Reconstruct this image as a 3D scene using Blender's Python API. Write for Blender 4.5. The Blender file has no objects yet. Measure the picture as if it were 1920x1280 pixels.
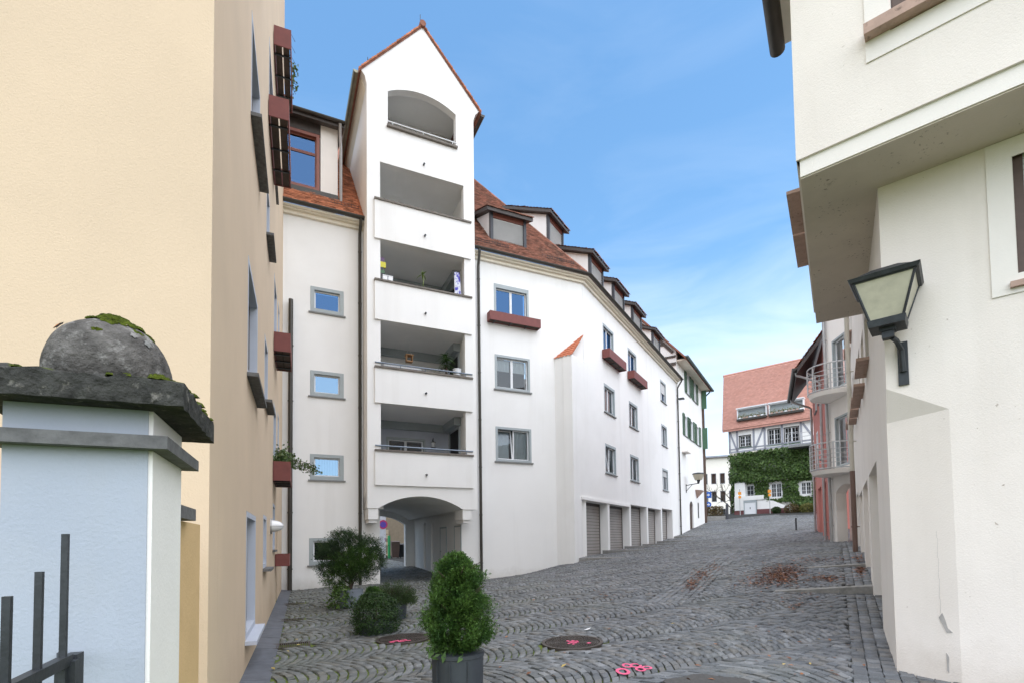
import bpy, math, random
import numpy as np
from mathutils import Matrix, Vector
from math import sin, cos, radians, pi

random.seed(7)
rng = np.random.default_rng(7)
scene = bpy.context.scene

# ------------------------------------------------------------------ camera
EYE = 1.5
FPX, CYPX, PITCH, ROLL = 967.2, 976.76, 0.04033, -0.013226
_f = Vector((0, cos(PITCH), sin(PITCH)))
_u = Vector((0, -sin(PITCH), cos(PITCH)))
_x = Vector((1, 0, 0))
CR = _x * cos(ROLL) + _u * sin(ROLL)
CU = -_x * sin(ROLL) + _u * cos(ROLL)
cam_data = bpy.data.cameras.new("camera")
cam = bpy.data.objects.new("camera", cam_data)
scene.collection.objects.link(cam)
cam_data.sensor_width = 36
cam_data.lens = FPX / 1920 * 36
cam_data.shift_y = (CYPX - 640) / 1920
cam_data.clip_start = 0.05
cam_data.clip_end = 3000
cam.matrix_world = Matrix(((CR.x, CU.x, -_f.x, 0), (CR.y, CU.y, -_f.y, 0), (CR.z, CU.z, -_f.z, EYE), (0, 0, 0, 1)))
scene.camera = cam

# ------------------------------------------------------------------ sky, sun, exposure
SUN_TO = Vector((0.14, -0.30, 0.90)).normalized()      # towards the sun
world = bpy.data.worlds.new("World")
scene.world = world
world.use_nodes = True
wn = world.node_tree
wn.nodes.clear()
wo = wn.nodes.new("ShaderNodeOutputWorld")
bg = wn.nodes.new("ShaderNodeBackground")
sky = wn.nodes.new("ShaderNodeTexSky")
sky.sky_type = 'NISHITA'
sky.sun_disc = False
sky.sun_elevation = math.asin(SUN_TO.z)
sky.sun_rotation = math.atan2(SUN_TO.x, SUN_TO.y)
sky.air_density = 1.0
sky.dust_density = 0.4
sky.ozone_density = 1.4
# thin wispy cloud veil
tc = wn.nodes.new("ShaderNodeTexCoord")
mp = wn.nodes.new("ShaderNodeMapping")
mp.inputs['Scale'].default_value = (1.2, 1.2, 4.0)
nz = wn.nodes.new("ShaderNodeTexNoise")
nz.inputs['Scale'].default_value = 2.2
nz.inputs['Detail'].default_value = 7
nz.inputs['Roughness'].default_value = 0.55
nz.inputs['Distortion'].default_value = 0.6
cr = wn.nodes.new("ShaderNodeValToRGB")
cr.color_ramp.elements[0].position = 0.42
cr.color_ramp.elements[0].color = (0, 0, 0, 1)
cr.color_ramp.elements[1].position = 0.85
cr.color_ramp.elements[1].color = (1, 1, 1, 1)
sep = wn.nodes.new("ShaderNodeSeparateXYZ")
mr = wn.nodes.new("ShaderNodeMapRange")
mr.inputs['From Min'].default_value = 0.05
mr.inputs['From Max'].default_value = 0.62
mr.inputs['To Min'].default_value = 1.0
mr.inputs['To Max'].default_value = 0.12
ml = wn.nodes.new("ShaderNodeMath"); ml.operation = 'MULTIPLY'
ml2 = wn.nodes.new("ShaderNodeMath"); ml2.operation = 'MULTIPLY_ADD'
ml2.inputs[1].default_value = 0.75
ml2.inputs[2].default_value = 0.0
mx = wn.nodes.new("ShaderNodeMix"); mx.data_type = 'RGBA'
mx.inputs['B'].default_value = (5.6, 5.9, 6.2, 1)
L = wn.links.new
L(tc.outputs['Generated'], mp.inputs['Vector'])
L(mp.outputs['Vector'], nz.inputs['Vector'])
L(nz.outputs['Fac'], cr.inputs['Fac'])
L(tc.outputs['Generated'], sep.inputs['Vector'])
L(sep.outputs['Z'], mr.inputs['Value'])
L(cr.outputs['Color'], ml.inputs[0])
L(mr.outputs['Result'], ml.inputs[1])
L(ml.outputs[0], ml2.inputs[0])
mr2 = wn.nodes.new("ShaderNodeMapRange")
mr2.inputs['From Min'].default_value = 0.04; mr2.inputs['From Max'].default_value = 0.50
mr2.inputs['To Min'].default_value = 0.62; mr2.inputs['To Max'].default_value = 0.0
mr2.interpolation_type = 'SMOOTHSTEP'
L(sep.outputs['Z'], mr2.inputs['Value'])
mxm = wn.nodes.new("ShaderNodeMath"); mxm.operation = 'ADD'; mxm.use_clamp = True
L(ml2.outputs[0], mxm.inputs[0]); L(mr2.outputs['Result'], mxm.inputs[1])
L(mxm.outputs[0], mx.inputs['Factor'])
hs = wn.nodes.new("ShaderNodeHueSaturation"); hs.inputs['Saturation'].default_value = 1.14; hs.inputs['Value'].default_value = 1.12; hs.inputs['Hue'].default_value = .490
L(sky.outputs['Color'], hs.inputs['Color']); L(hs.outputs['Color'], mx.inputs['A'])
L(mx.outputs['Result'], bg.inputs['Color'])
bg.inputs['Strength'].default_value = 0.13
L(bg.outputs['Background'], wo.inputs['Surface'])

sun_data = bpy.data.lights.new("sun", 'SUN')
sun_data.energy = 2.8
sun_data.angle = radians(130)
sun_data.color = (1.0, 0.915, 0.81)
sun = bpy.data.objects.new("sun", sun_data)
scene.collection.objects.link(sun)
sun.rotation_euler = (-SUN_TO).to_track_quat('-Z', 'Y').to_euler()
sun.location = (0, 0, 40)

scene.view_settings.view_transform = 'Standard'
scene.view_settings.look = 'None'
scene.view_settings.exposure = 1.0
scene.view_settings.gamma = 1
scene.view_settings.use_curve_mapping = False
scene.cycles.use_denoising = True
scene.cycles.max_bounces = 8
scene.cycles.sample_clamp_indirect = 8

# ------------------------------------------------------------------ materials
MATS = {}
def _mixcol(nt, a, b, fac):
    m = nt.nodes.new("ShaderNodeMix"); m.data_type = 'RGBA'
    if isinstance(fac, (int, float)): m.inputs['Factor'].default_value = fac
    else: nt.links.new(fac, m.inputs['Factor'])
    for k, v in (('A', a), ('B', b)):
        if isinstance(v, tuple): m.inputs[k].default_value = (*v[:3], 1)
        else: nt.links.new(v, m.inputs[k])
    return m.outputs['Result']
def _noise(nt, scale, detail=4, rough=.5, stretch=None, coord='pos'):
    if coord == 'pos':
        g = nt.nodes.new("ShaderNodeNewGeometry"); src = g.outputs['Position']
    else:
        g = nt.nodes.new("ShaderNodeTexCoord"); src = g.outputs['Object']
    if stretch:
        m = nt.nodes.new("ShaderNodeMapping"); m.inputs['Scale'].default_value = stretch
        nt.links.new(src, m.inputs['Vector']); src = m.outputs['Vector']
    n = nt.nodes.new("ShaderNodeTexNoise")
    n.inputs['Scale'].default_value = scale; n.inputs['Detail'].default_value = detail
    n.inputs['Roughness'].default_value = rough
    nt.links.new(src, n.inputs['Vector'])
    return n.outputs['Fac']
def _ramp(nt, fac, p0, p1):
    m = nt.nodes.new("ShaderNodeMapRange")
    m.inputs['From Min'].default_value = p0; m.inputs['From Max'].default_value = p1
    nt.links.new(fac, m.inputs['Value'])
    return m.outputs['Result']
def mat(name, col, rough=.6, var=.08, vscale=2.0, bump=0., bscale=80., bdist=.004, spec=.5, metal=0.,
        col2=None, c2=(.5, .7), c2scale=1.5, c2amt=1., streak=None, island=0., coord='pos', moss=None, splash=None, specks=None):
    if name in MATS: return MATS[name]
    m = bpy.data.materials.new(name); m.use_nodes = True
    nt = m.node_tree; b = nt.nodes['Principled BSDF']
    b.inputs['Roughness'].default_value = rough
    b.inputs['Metallic'].default_value = metal
    b.inputs['Specular IOR Level'].default_value = spec
    lo = tuple(c * (1 - var) for c in col); hi = tuple(min(1, c * (1 + var)) for c in col)
    n = _ramp(nt, _noise(nt, vscale, 6, .6, coord=coord), .3, .7)
    c = _mixcol(nt, lo, hi, n)
    if col2:
        f = _ramp(nt, _noise(nt, c2scale, 6, .62, coord=coord), *c2)
        if c2amt < 1:
            k = nt.nodes.new("ShaderNodeMath"); k.operation = 'MULTIPLY'; k.inputs[1].default_value = c2amt
            nt.links.new(f, k.inputs[0]); f = k.outputs[0]
        c = _mixcol(nt, c, col2, f)
    if streak:
        f = _ramp(nt, _noise(nt, 1.0, 5, .6, stretch=(streak[1], streak[1], streak[1] * .06)), .52, .8)
        k = nt.nodes.new("ShaderNodeMath"); k.operation = 'MULTIPLY'; k.inputs[1].default_value = streak[2]
        nt.links.new(f, k.inputs[0])
        c = _mixcol(nt, c, streak[0], k.outputs[0])
    if specks:
        f = _ramp(nt, _noise(nt, specks[1], 3, .55), specks[2], specks[2] + .03)
        k = nt.nodes.new("ShaderNodeMath"); k.operation = 'MULTIPLY'; k.inputs[1].default_value = specks[3]
        g2 = _ramp(nt, _noise(nt, specks[1] * .12, 3, .55), .5, .62)
        k2 = nt.nodes.new("ShaderNodeMath"); k2.operation = 'MULTIPLY'; nt.links.new(f, k2.inputs[0]); nt.links.new(g2, k2.inputs[1]); nt.links.new(k2.outputs[0], k.inputs[0])
        c = _mixcol(nt, c, specks[0], k.outputs[0])
    if splash:
        # earth splashed up the foot of the wall
        g = nt.nodes.new("ShaderNodeNewGeometry"); s = nt.nodes.new("ShaderNodeSeparateXYZ")
        nt.links.new(g.outputs['Position'], s.inputs['Vector'])
        a = nt.nodes.new("ShaderNodeMath"); a.operation = 'MULTIPLY_ADD'; a.inputs[1].default_value = splash[2]
        nt.links.new(_noise(nt, 3.0, 6, .65), a.inputs[0]); nt.links.new(s.outputs['Z'], a.inputs[2])
        f = _ramp(nt, a.outputs[0], splash[2] * .5 + splash[1], splash[2] * .5 - .1)
        k = nt.nodes.new("ShaderNodeMath"); k.operation = 'MULTIPLY'; k.inputs[1].default_value = splash[3]; nt.links.new(f, k.inputs[0])
        c = _mixcol(nt, c, splash[0], k.outputs[0])
    if moss:
        # moss / lichen on upward faces
        g = nt.nodes.new("ShaderNodeNewGeometry"); s = nt.nodes.new("ShaderNodeSeparateXYZ")
        nt.links.new(g.outputs['Normal'], s.inputs['Vector'])
        up = _ramp(nt, s.outputs['Z'], .1, .8)
        f = _ramp(nt, _noise(nt, moss[1], 5, .6), moss[2], moss[2] + .08)
        k = nt.nodes.new("ShaderNodeMath"); k.operation = 'MULTIPLY'
        nt.links.new(up, k.inputs[0]); nt.links.new(f, k.inputs[1])
        c = _mixcol(nt, c, moss[0], k.outputs[0])
    if island:
        g = nt.nodes.new("ShaderNodeNewGeometry")
        hsv = nt.nodes.new("ShaderNodeHueSaturation")
        r = nt.nodes.new("ShaderNodeMapRange")
        r.inputs['To Min'].default_value = 1 - island; r.inputs['To Max'].default_value = 1 + island
        nt.links.new(g.outputs['Random Per Island'], r.inputs['Value'])
        nt.links.new(r.outputs['Result'], hsv.inputs['Value'])
        nt.links.new(c, hsv.inputs['Color']); c = hsv.outputs['Color']
    nt.links.new(c, b.inputs['Base Color'])
    if bump:
        bn = nt.nodes.new("ShaderNodeBump"); bn.inputs['Strength'].default_value = bump
        bn.inputs['Distance'].default_value = bdist
        nt.links.new(_noise(nt, bscale, 5, .6, coord=coord), bn.inputs['Height'])
        nt.links.new(bn.outputs['Normal'], b.inputs['Normal'])
    MATS[name] = m
    return m
def glass_mat(name, tint=(.75, .8, .8), ior=1.65, rough=.015, gcol=(.9, .95, 1)):
    m = bpy.data.materials.new(name); m.use_nodes = True
    nt = m.node_tree; nt.nodes.clear()
    o = nt.nodes.new("ShaderNodeOutputMaterial"); t = nt.nodes.new("ShaderNodeBsdfTransparent")
    g = nt.nodes.new("ShaderNodeBsdfGlossy"); x = nt.nodes.new("ShaderNodeMixShader"); fr = nt.nodes.new("ShaderNodeFresnel")
    t.inputs['Color'].default_value = (*tint, 1); g.inputs['Roughness'].default_value = rough
    g.inputs['Color'].default_value = (*gcol, 1)
    fr.inputs['IOR'].default_value = ior
    bn = nt.nodes.new("ShaderNodeBump"); bn.inputs['Strength'].default_value = .02; bn.inputs['Distance'].default_value = .02
    nt.links.new(_noise(nt, 1.6, 2), bn.inputs['Height']); nt.links.new(bn.outputs['Normal'], g.inputs['Normal'])
    nt.links.new(fr.outputs['Fac'], x.inputs['Fac']); nt.links.new(t.outputs[0], x.inputs[1]); nt.links.new(g.outputs[0], x.inputs[2])
    nt.links.new(x.outputs[0], o.inputs['Surface'])
    MATS[name] = m
    return m
def leaf_mat(name, col, hi, island=.35, transl=.25):
    m = bpy.data.materials.new(name); m.use_nodes = True
    nt = m.node_tree; b = nt.nodes['Principled BSDF']
    b.inputs['Roughness'].default_value = .5; b.inputs['Specular IOR Level'].default_value = .35
    g = nt.nodes.new("ShaderNodeNewGeometry")
    n = _ramp(nt, _noise(nt, 7, 3), .35, .65)
    c = _mixcol(nt, col, hi, n)
    hsv = nt.nodes.new("ShaderNodeHueSaturation"); r = nt.nodes.new("ShaderNodeMapRange")
    r.inputs['To Min'].default_value = 1 - island; r.inputs['To Max'].default_value = 1 + island
    nt.links.new(g.outputs['Random Per Island'], r.inputs['Value']); nt.links.new(r.outputs['Result'], hsv.inputs['Value'])
    nt.links.new(c, hsv.inputs['Color'])
    nt.links.new(hsv.outputs['Color'], b.inputs['Base Color'])
    tr = nt.nodes.new("ShaderNodeBsdfTranslucent"); nt.links.new(hsv.outputs['Color'], tr.inputs['Color'])
    x = nt.nodes.new("ShaderNodeMixShader"); x.inputs['Fac'].default_value = transl
    o = nt.nodes['Material Output']
    nt.links.new(b.outputs[0], x.inputs[1]); nt.links.new(tr.outputs[0], x.inputs[2]); nt.links.new(x.outputs[0], o.inputs['Surface'])
    MATS[name] = m
    return m

M_WHITE = mat('white_plaster', (.85, .84, .815), .9, .03, .45, .4, 40, .007, .2, col2=(.74, .72, .68), c2=(.5, .8), c2scale=.35, c2amt=.5, streak=((.50, .47, .41), 1.6, .2), splash=((.42, .38, .32), .45, .8, .45))
M_YELLOW = mat('yellow_plaster', (.66, .52, .375), .9, .045, .7, .5, 70, .006, .2, col2=(.60, .475, .345), c2=(.45, .8), c2scale=.55, c2amt=.8, streak=((.58, .46, .31), 1.2, .16), splash=((.45, .33, .2), .6, .9, .4))
M_CREAM = mat('cream_plaster', (.845, .785, .725), .9, .03, .8, .5, 60, .006, .2, col2=(.78, .72, .66), c2=(.45, .8), c2scale=.9, c2amt=.7, streak=((.55, .48, .4), 2.2, .16), specks=((.30, .23, .17), 22, .70, .6), splash=((.5, .43, .35), .5, .8, .5))
M_CREAM2 = mat('cream_plaster_light', (.86, .82, .77), .9, .03, .8, .4, 60, .006, .2, streak=((.58, .52, .45), 2.0, .14))
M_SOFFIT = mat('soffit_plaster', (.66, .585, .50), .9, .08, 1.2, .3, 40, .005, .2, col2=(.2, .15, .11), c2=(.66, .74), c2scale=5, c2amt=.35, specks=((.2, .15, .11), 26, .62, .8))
M_LOGGIA = mat('loggia_plaster', (.82, .81, .79), .9, .04, .8, .25, 55, .005, .2)
M_RED = mat('red_plaster', (.55, .22, .19), .9, .05, 1, .3, 45, .005, .2)
M_PILLAR_SHADE = mat('pillar_plaster_shaded', (.38, .42, .49), .85, .04, 2, .6, 90, .003, .25, col2=(.40, .43, .48), c2=(.5, .75), c2scale=3, c2amt=.6, streak=((.36, .36, .35), 5, .25))  # shaded copy of the white pillar plaster, bluish sky light in its colour
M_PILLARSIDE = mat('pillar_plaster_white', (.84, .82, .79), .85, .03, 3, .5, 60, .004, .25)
M_TRIM = mat('beige_trim', (.78, .72, .60), .85, .05, 2, .2, 50)
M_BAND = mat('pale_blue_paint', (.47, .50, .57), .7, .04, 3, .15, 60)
M_TILE = mat('clay_tile', (.44, .17, .09), .85, .25, 5, .3, 60, .004, .3, col2=(.17, .08, .05), c2=(.5, .7), c2scale=2.2, c2amt=.7, island=.35)
M_TILE2 = mat('clay_tile_dark', (.25, .105, .07), .85, .25, 5, .3, 60, .004, .3, col2=(.11, .07, .05), c2=(.45, .7), c2scale=1.6, c2amt=.7, island=.35)
M_TILE3 = mat('clay_tile_bright', (.50, .17, .09), .85, .15, 8, .3, 60, .004, .3, island=.2)
M_TILEFAR = mat('clay_tile_far', (.55, .29, .23), .9, .06, 3, .3, 20, .01, .2, col2=(.48, .23, .17), c2=(.5, .7), c2scale=1.2, c2amt=.5, island=.07)
M_GUT = mat('bronze_gutter', (.055, .05, .042), .45, .15, 3, 0, spec=.5, metal=.35)
M_COPPER = mat('aged_gutter', (.23, .22, .16), .4, .2, 3, 0, spec=.5, metal=.7)
M_ZINC = mat('zinc_pipe', (.42, .42, .42), .45, .1, 3, 0, metal=.6)
M_CHAR = mat('charcoal_wood', (.045, .047, .055), .6, .15, 8, .1, 40)
M_FASCIA = mat('dark_fascia', (.06, .05, .045), .6, .2, 8, .1, 40)
M_BOXRED = mat('maroon_boards', (.175, .048, .04), .65, .12, 6, .2, 50)
M_BOXDARK = mat('dark_slat_wood', (.06, .04, .03), .8, .3, 8, .3, 40)  # darker brown than the maroon boards, for the bottom slats
M_FRAME = mat('grey_window_surround', (.36, .40, .41), .6, .04, 3)
M_SASH = mat('white_sash_paint', (.78, .79, .80), .45, .03, 3)
M_SILL = mat('grey_sill', (.20, .205, .20), .7, .15, 5, .15, 60)
M_COPE = mat('balcony_coping', (.16, .14, .12), .8, .25, 6, .2, 60)
M_TERRA = mat('terracotta_sill', (.46, .32, .26), .8, .15, 6, .3, 60, col2=(.12, .08, .06), c2=(.60, .70), c2scale=14, c2amt=.7)
M_BROWN = mat('brown_wood', (.085, .05, .035), .5, .15, 8)
M_ROSEWOOD = mat('rose_wood', (.24, .085, .06), .55, .1, 6)
M_DARK = mat('dark_interior', (.02, .021, .023), .9, .2, 1)
M_CURTAIN = mat('white_curtain', (.62, .64, .66), .9, .06, 4)
M_BLIND = mat('grey_blind', (.62, .62, .61), .55, .04, 3)
M_GARAGE = mat('garage_slats', (.33, .305, .28), .5, .08, 1.5, col2=(.29, .23, .18), c2=(.5, .8), c2scale=.8, c2amt=.4)
M_IRON = mat('dark_iron', (.035, .04, .045), .5, .3, 12, .3, 60, metal=.3)
M_RAIL = mat('blue_grey_rail', (.20, .24, .29), .4, .08, 4, metal=.4)
M_STEEL = mat('light_steel', (.5, .5, .5), .35, .08, 4, metal=.7)
M_STONE = mat('weathered_stone', (.115, .108, .10), .95, .45, 14, 1.0, 45, .02, .2, col2=(.32, .31, .29), c2=(.54, .70), c2scale=26, c2amt=.8)
M_CAP = mat('mossy_slab', (.05, .05, .046), .95, .5, 18, 1.0, 40, .02, .2, col2=(.2, .19, .17), c2=(.60, .72), c2scale=30, moss=((.07, .09, .015), 14, .54))
M_BANDSTONE = mat('grey_band_stone', (.14, .14, .14), .85, .3, 20, .5, 60, .006, .2)
M_KERB = mat('kerb_stone', (.26, .255, .24), .85, .2, 10, .5, 60, .008, .3, col2=(.12, .12, .1), c2=(.55, .75), c2scale=3, c2amt=.6)
M_GUTTERSTONE = mat('gutter_slab', (.11, .12, .14), .75, .2, 6, .4, 60, .006, .4)
M_GREEN = mat('green_shutter', (.06, .14, .08), .55, .1, 5)
M_TIMBER = mat('grey_timber', (.30, .31, .35), .8, .15, 6, .2, 40)
M_TIMBERDARK = mat('dark_timber', (.09, .075, .065), .8, .2, 6, .2, 40)
M_TRUNK = mat('bark', (.07, .05, .035), .9, .3, 12, .5, 40)
M_SOIL = mat('soil', (.03, .025, .02), .95, .3, 12, .6, 40)
M_ZPOT = mat('lead_grey_pot', (.05, .058, .07), .5, .15, 4, .15, 30, metal=.2, streak=((.10, .11, .12), 4, .4))
M_PINK = mat('pink_spray_paint', (.75, .10, .22), .6, .15, 30)
M_BLUE = mat('blue_sign', (.02, .13, .55), .4, .03, 3)
M_SIGNWHITE = mat('white_sign', (.8, .8, .8), .4, .02, 3)
M_ORANGE = mat('orange_sign', (.75, .28, .02), .5, .05, 3)
M_CASTIRON = mat('cast_iron_cover', (.07, .058, .05), .6, .3, 12, .4, 60, metal=.4)
M_PLASTIC = mat('brown_bin_plastic', (.075, .045, .035), .5, .1, 5)
M_ASPH = mat('asphalt_patch', (.07, .068, .065), .9, .2, 20, .6, 90, .005)
M_WHITEGLASS = mat('opal_plastic', (.82, .82, .82), .25, .01, 3)
G_PANE = glass_mat('window_glass')
G_SKY = glass_mat('sky_tinted_window_glass', (.35, .42, .5), 2.5, .012, (.20, .40, .75))  # deep blue sky reflection put into the gloss colour
G_PALE = glass_mat('pale_sky_tinted_glass', (.4, .45, .5), 2.9, .02, (.42, .68, 1.0))  # same glass, gloss coloured like a reflection of paler sky
M_MOSS = mat('cushion_moss', (.085, .11, .014), .95, .5, 40, 1.0, 220, .01, .1, col2=(.035, .05, .01), c2=(.5, .65), c2scale=60)
# ------------------------------------------------------------------ helpers
COL = scene.collection
class Fr:
    """vertical working plane: u along azimuth az, w outwards (to the right of u), z up"""
    def __init__(s, o, az):
        a = radians(az); s.o = np.array(o, float)[:2]; s.az = az
        s.d = np.array([sin(a), cos(a)]); s.n = np.array([s.d[1], -s.d[0]])
    def P(s, u, w, z):
        q = s.o + s.d * u + s.n * w
        return (q[0], q[1], z)
    def uw(s, x, y):
        q = np.array([x, y]) - s.o
        return q @ s.d, q @ s.n
    def off(s, u, w): 
        f = Fr(s.o + s.d * u + s.n * w, s.az); return f
class MB:
    def __init__(s): s.v = []; s.f = []
    def add(s, vs, fs):
        k = len(s.v); s.v += [tuple(map(float, p)) for p in vs]; s.f += [tuple(i + k for i in f) for f in fs]; return s
    def hexa(s, a, b):      # a,b: rings of 4
        return s.add(list(a) + list(b), [(3, 2, 1, 0), (4, 5, 6, 7), (0, 1, 5, 4), (1, 2, 6, 5), (2, 3, 7, 6), (3, 0, 4, 7)])
    def box(s, fr, u0, u1, w0, w1, z0, z1):
        P = fr.P
        return s.hexa([P(u0, w0, z0), P(u1, w0, z0), P(u1, w1, z0), P(u0, w1, z0)], [P(u0, w0, z1), P(u1, w0, z1), P(u1, w1, z1), P(u0, w1, z1)])
    def prism(s, fr, poly, w0, w1):      # convex (or simple) polygon in (u,z)
        n = len(poly)
        s.add([fr.P(u, w0, z) for u, z in poly] + [fr.P(u, w1, z) for u, z in poly],
              [tuple(range(n))[::-1], tuple(range(n, 2 * n))] + [(i, (i + 1) % n, n + (i + 1) % n, n + i) for i in range(n)])
        return s
    def vprism(s, pts, z0, z1):
        n = len(pts)
        z0 = z0 if hasattr(z0, '__len__') else [z0] * n; z1 = z1 if hasattr(z1, '__len__') else [z1] * n
        s.add([(p[0], p[1], z) for p, z in zip(pts, z0)] + [(p[0], p[1], z) for p, z in zip(pts, z1)],
              [tuple(range(n))[::-1], tuple(range(n, 2 * n))] + [(i, (i + 1) % n, n + (i + 1) % n, n + i) for i in range(n)])
        return s
    def ring(s, fr, u0, u1, z0, z1, t, w0, w1, tb=None, tt=None):   # rectangular frame
        tb = t if tb is None else tb; tt = t if tt is None else tt
        s.box(fr, u0, u0 + t, w0, w1, z0, z1); s.box(fr, u1 - t, u1, w0, w1, z0, z1)
        s.box(fr, u0 + t, u1 - t, w0, w1, z0, z0 + tb); s.box(fr, u0 + t, u1 - t, w0, w1, z1 - tt, z1)
        return s
    def tube(s, pts, r, seg=8, closed=False, cap=True):
        pts = [Vector(p) for p in pts]; n = len(pts); rs = r if hasattr(r, '__len__') else [r] * n
        rings = []; ref = None
        for i, p in enumerate(pts):
            a = pts[i - 1] if i > 0 or closed else p; b = pts[(i + 1) % n] if i < n - 1 or closed else p
            t = (b - a).normalized()
            if ref is None:
                ref = Vector((0, 0, 1)) if abs(t.z) < .9 else Vector((1, 0, 0))
            x = (ref - t * ref.dot(t)).normalized(); y = t.cross(x); ref = x
            rings.append([p + (x * cos(2 * pi * k / seg) + y * sin(2 * pi * k / seg)) * rs[i] for k in range(seg)])
        vs = [q for rr in rings for q in rr]; fs = []
        m = n if closed else n - 1
        for i in range(m):
            j = (i + 1) % n
            for k in range(seg):
                l = (k + 1) % seg
                fs.append((i * seg + k, i * seg + l, j * seg + l, j * seg + k))
        if cap and not closed: fs += [tuple(range(seg))[::-1], tuple((n - 1) * seg + k for k in range(seg))]
        return s.add(vs, fs)
    def half_gutter(s, path, r, th=.012, seg=8):    # open half-round channel along a 3D polyline
        pts = [Vector(p) for p in path]; n = len(pts); vs = []; fs = []
        for i, p in enumerate(pts):
            a = pts[max(i - 1, 0)]; b = pts[min(i + 1, n - 1)]
            t = (b - a); t.z = 0; t.normalize(); x = Vector((t.y, -t.x, 0))
            for rr in (r, r - th):
                for k in range(seg + 1):
                    an = pi + pi * k / seg
                    vs.append(p + x * cos(an) * rr + Vector((0, 0, sin(an) * rr)))
        m = 2 * (seg + 1)
        for i in range(n - 1):
            for k in range(seg):
                fs.append((i * m + k, i * m + k + 1, (i + 1) * m + k + 1, (i + 1) * m + k))
                q = seg + 1
                fs.append((i * m + q + k + 1, i * m + q + k, (i + 1) * m + q + k, (i + 1) * m + q + k + 1))
            for k in (0, seg):
                fs.append((i * m + k, (i + 1) * m + k, (i + 1) * m + seg + 1 + k, i * m + seg + 1 + k))
        for i in (0, n - 1):
            fs.append(tuple(i * m + k for k in range(seg + 1)))
        return s.add(vs, fs)
    def build(s, name, material, parent=None, smooth=False):
        return mesh_obj(name, s.v, s.f, material, parent, smooth)
def root_loc(o):
    while o.parent: o = o.parent
    return np.array(o.location)
def mesh_obj(name, v, f, material, parent=None, smooth=False):
    me = bpy.data.meshes.new(name)
    v = np.asarray(v, float)
    o = bpy.data.objects.new(name, me)
    if parent is not None:
        v = v - root_loc(parent); o.parent = parent
    else:
        c = np.array([(v[:, 0].min() + v[:, 0].max()) / 2, (v[:, 1].min() + v[:, 1].max()) / 2, v[:, 2].min()])
        v = v - c; o.location = c
    me.from_pydata(v.tolist(), [], [tuple(q) for q in f] if not isinstance(f, np.ndarray) else f.tolist())
    me.materials.append(material)
    if smooth:
        me.polygons.foreach_set('use_smooth', [True] * len(me.polygons))
    me.update()
    COL.objects.link(o)
    return o
def fast_mesh(name, v, quads, material, parent=None):
    """many quads / tris from numpy arrays"""
    me = bpy.data.meshes.new(name); o = bpy.data.objects.new(name, me)
    v = np.asarray(v, np.float32)
    if parent is not None:
        v = v - root_loc(parent).astype(np.float32); o.parent = parent
    else:
        c = np.array([v[:, 0].mean(), v[:, 1].mean(), v[:, 2].min()], np.float32); v = v - c; o.location = c
    k = quads.shape[1]; n = len(quads)
    me.vertices.add(len(v)); me.vertices.foreach_set('co', v.ravel())
    me.loops.add(n * k); me.loops.foreach_set('vertex_index', quads.ravel().astype(np.int32))
    me.polygons.add(n); me.polygons.foreach_set('loop_start', np.arange(0, n * k, k, dtype=np.int32))
    me.materials.append(material)
    me.update(calc_edges=True); me.validate()
    COL.objects.link(o)
    return o
def thing(name, loc, label, cat, group=None):
    o = bpy.data.objects.new(name, None); o.location = loc; o.empty_display_size = .2
    COL.objects.link(o); return tag(o, label, cat, group)
def tag(o, label, cat, group=None, kind=None):
    o['label'] = label
    if cat: o['category'] = cat
    if group: o['group'] = group
    if kind: o['kind'] = kind
    return o
def structure(o, label=None):
    o['kind'] = 'structure'
    if label: o['label'] = label
    return o
def smooth_by_angle(o, deg=40):
    me = o.data
    me.polygons.foreach_set('use_smooth', [True] * len(me.polygons))
    try: me.set_sharp_from_angle(angle=radians(deg))
    except Exception: pass
def holed(fr, outer, holes, w_front, thick, name, material, parent):
    """wall slab with openings: outline and holes in (u,z); front face at w_front"""
    cu = bpy.data.curves.new('tmp', 'CURVE'); cu.dimensions = '2D'; cu.fill_mode = 'BOTH'; cu.extrude = thick / 2
    for ring in [outer] + list(holes):
        sp = cu.splines.new('POLY'); sp.points.add(len(ring) - 1); sp.use_cyclic_u = True
        for p, (u, z) in zip(sp.points, ring): p.co = (u, z, 0, 1)
    to = bpy.data.objects.new('tmp', cu); COL.objects.link(to)
    dg = bpy.context.evaluated_depsgraph_get()
    me = bpy.data.meshes.new_from_object(to.evaluated_get(dg))
    v = np.array([p.co[:] for p in me.vertices]); f = [tuple(p.vertices) for p in me.polygons]
    bpy.data.objects.remove(to); bpy.data.curves.remove(cu); bpy.data.meshes.remove(me)
    w = w_front - thick / 2 - v[:, 2]
    xy = fr.o + np.outer(v[:, 0], fr.d) + np.outer(w, fr.n)
    return mesh_obj(name, np.column_stack([xy, v[:, 1]]), f, material, parent)
def rect(u0, u1, z0, z1): return [(u0, z0), (u1, z0), (u1, z1), (u0, z1)]
def arch(u0, u1, z0, zs, zc, n=14):
    """opening with a segmental arch: springing zs, crown zc"""
    r = [(u0, z0), (u1, z0)]
    h = (u1 - u0) / 2; s = zc - zs; R = (h * h + s * s) / (2 * s); c = (u0 + u1) / 2; a = math.asin(min(1, h / R))
    for i in range(n + 1):
        t = a - 2 * a * i / n
        r.append((c + R * sin(t), zc - R + R * cos(t)))
    return r

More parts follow.
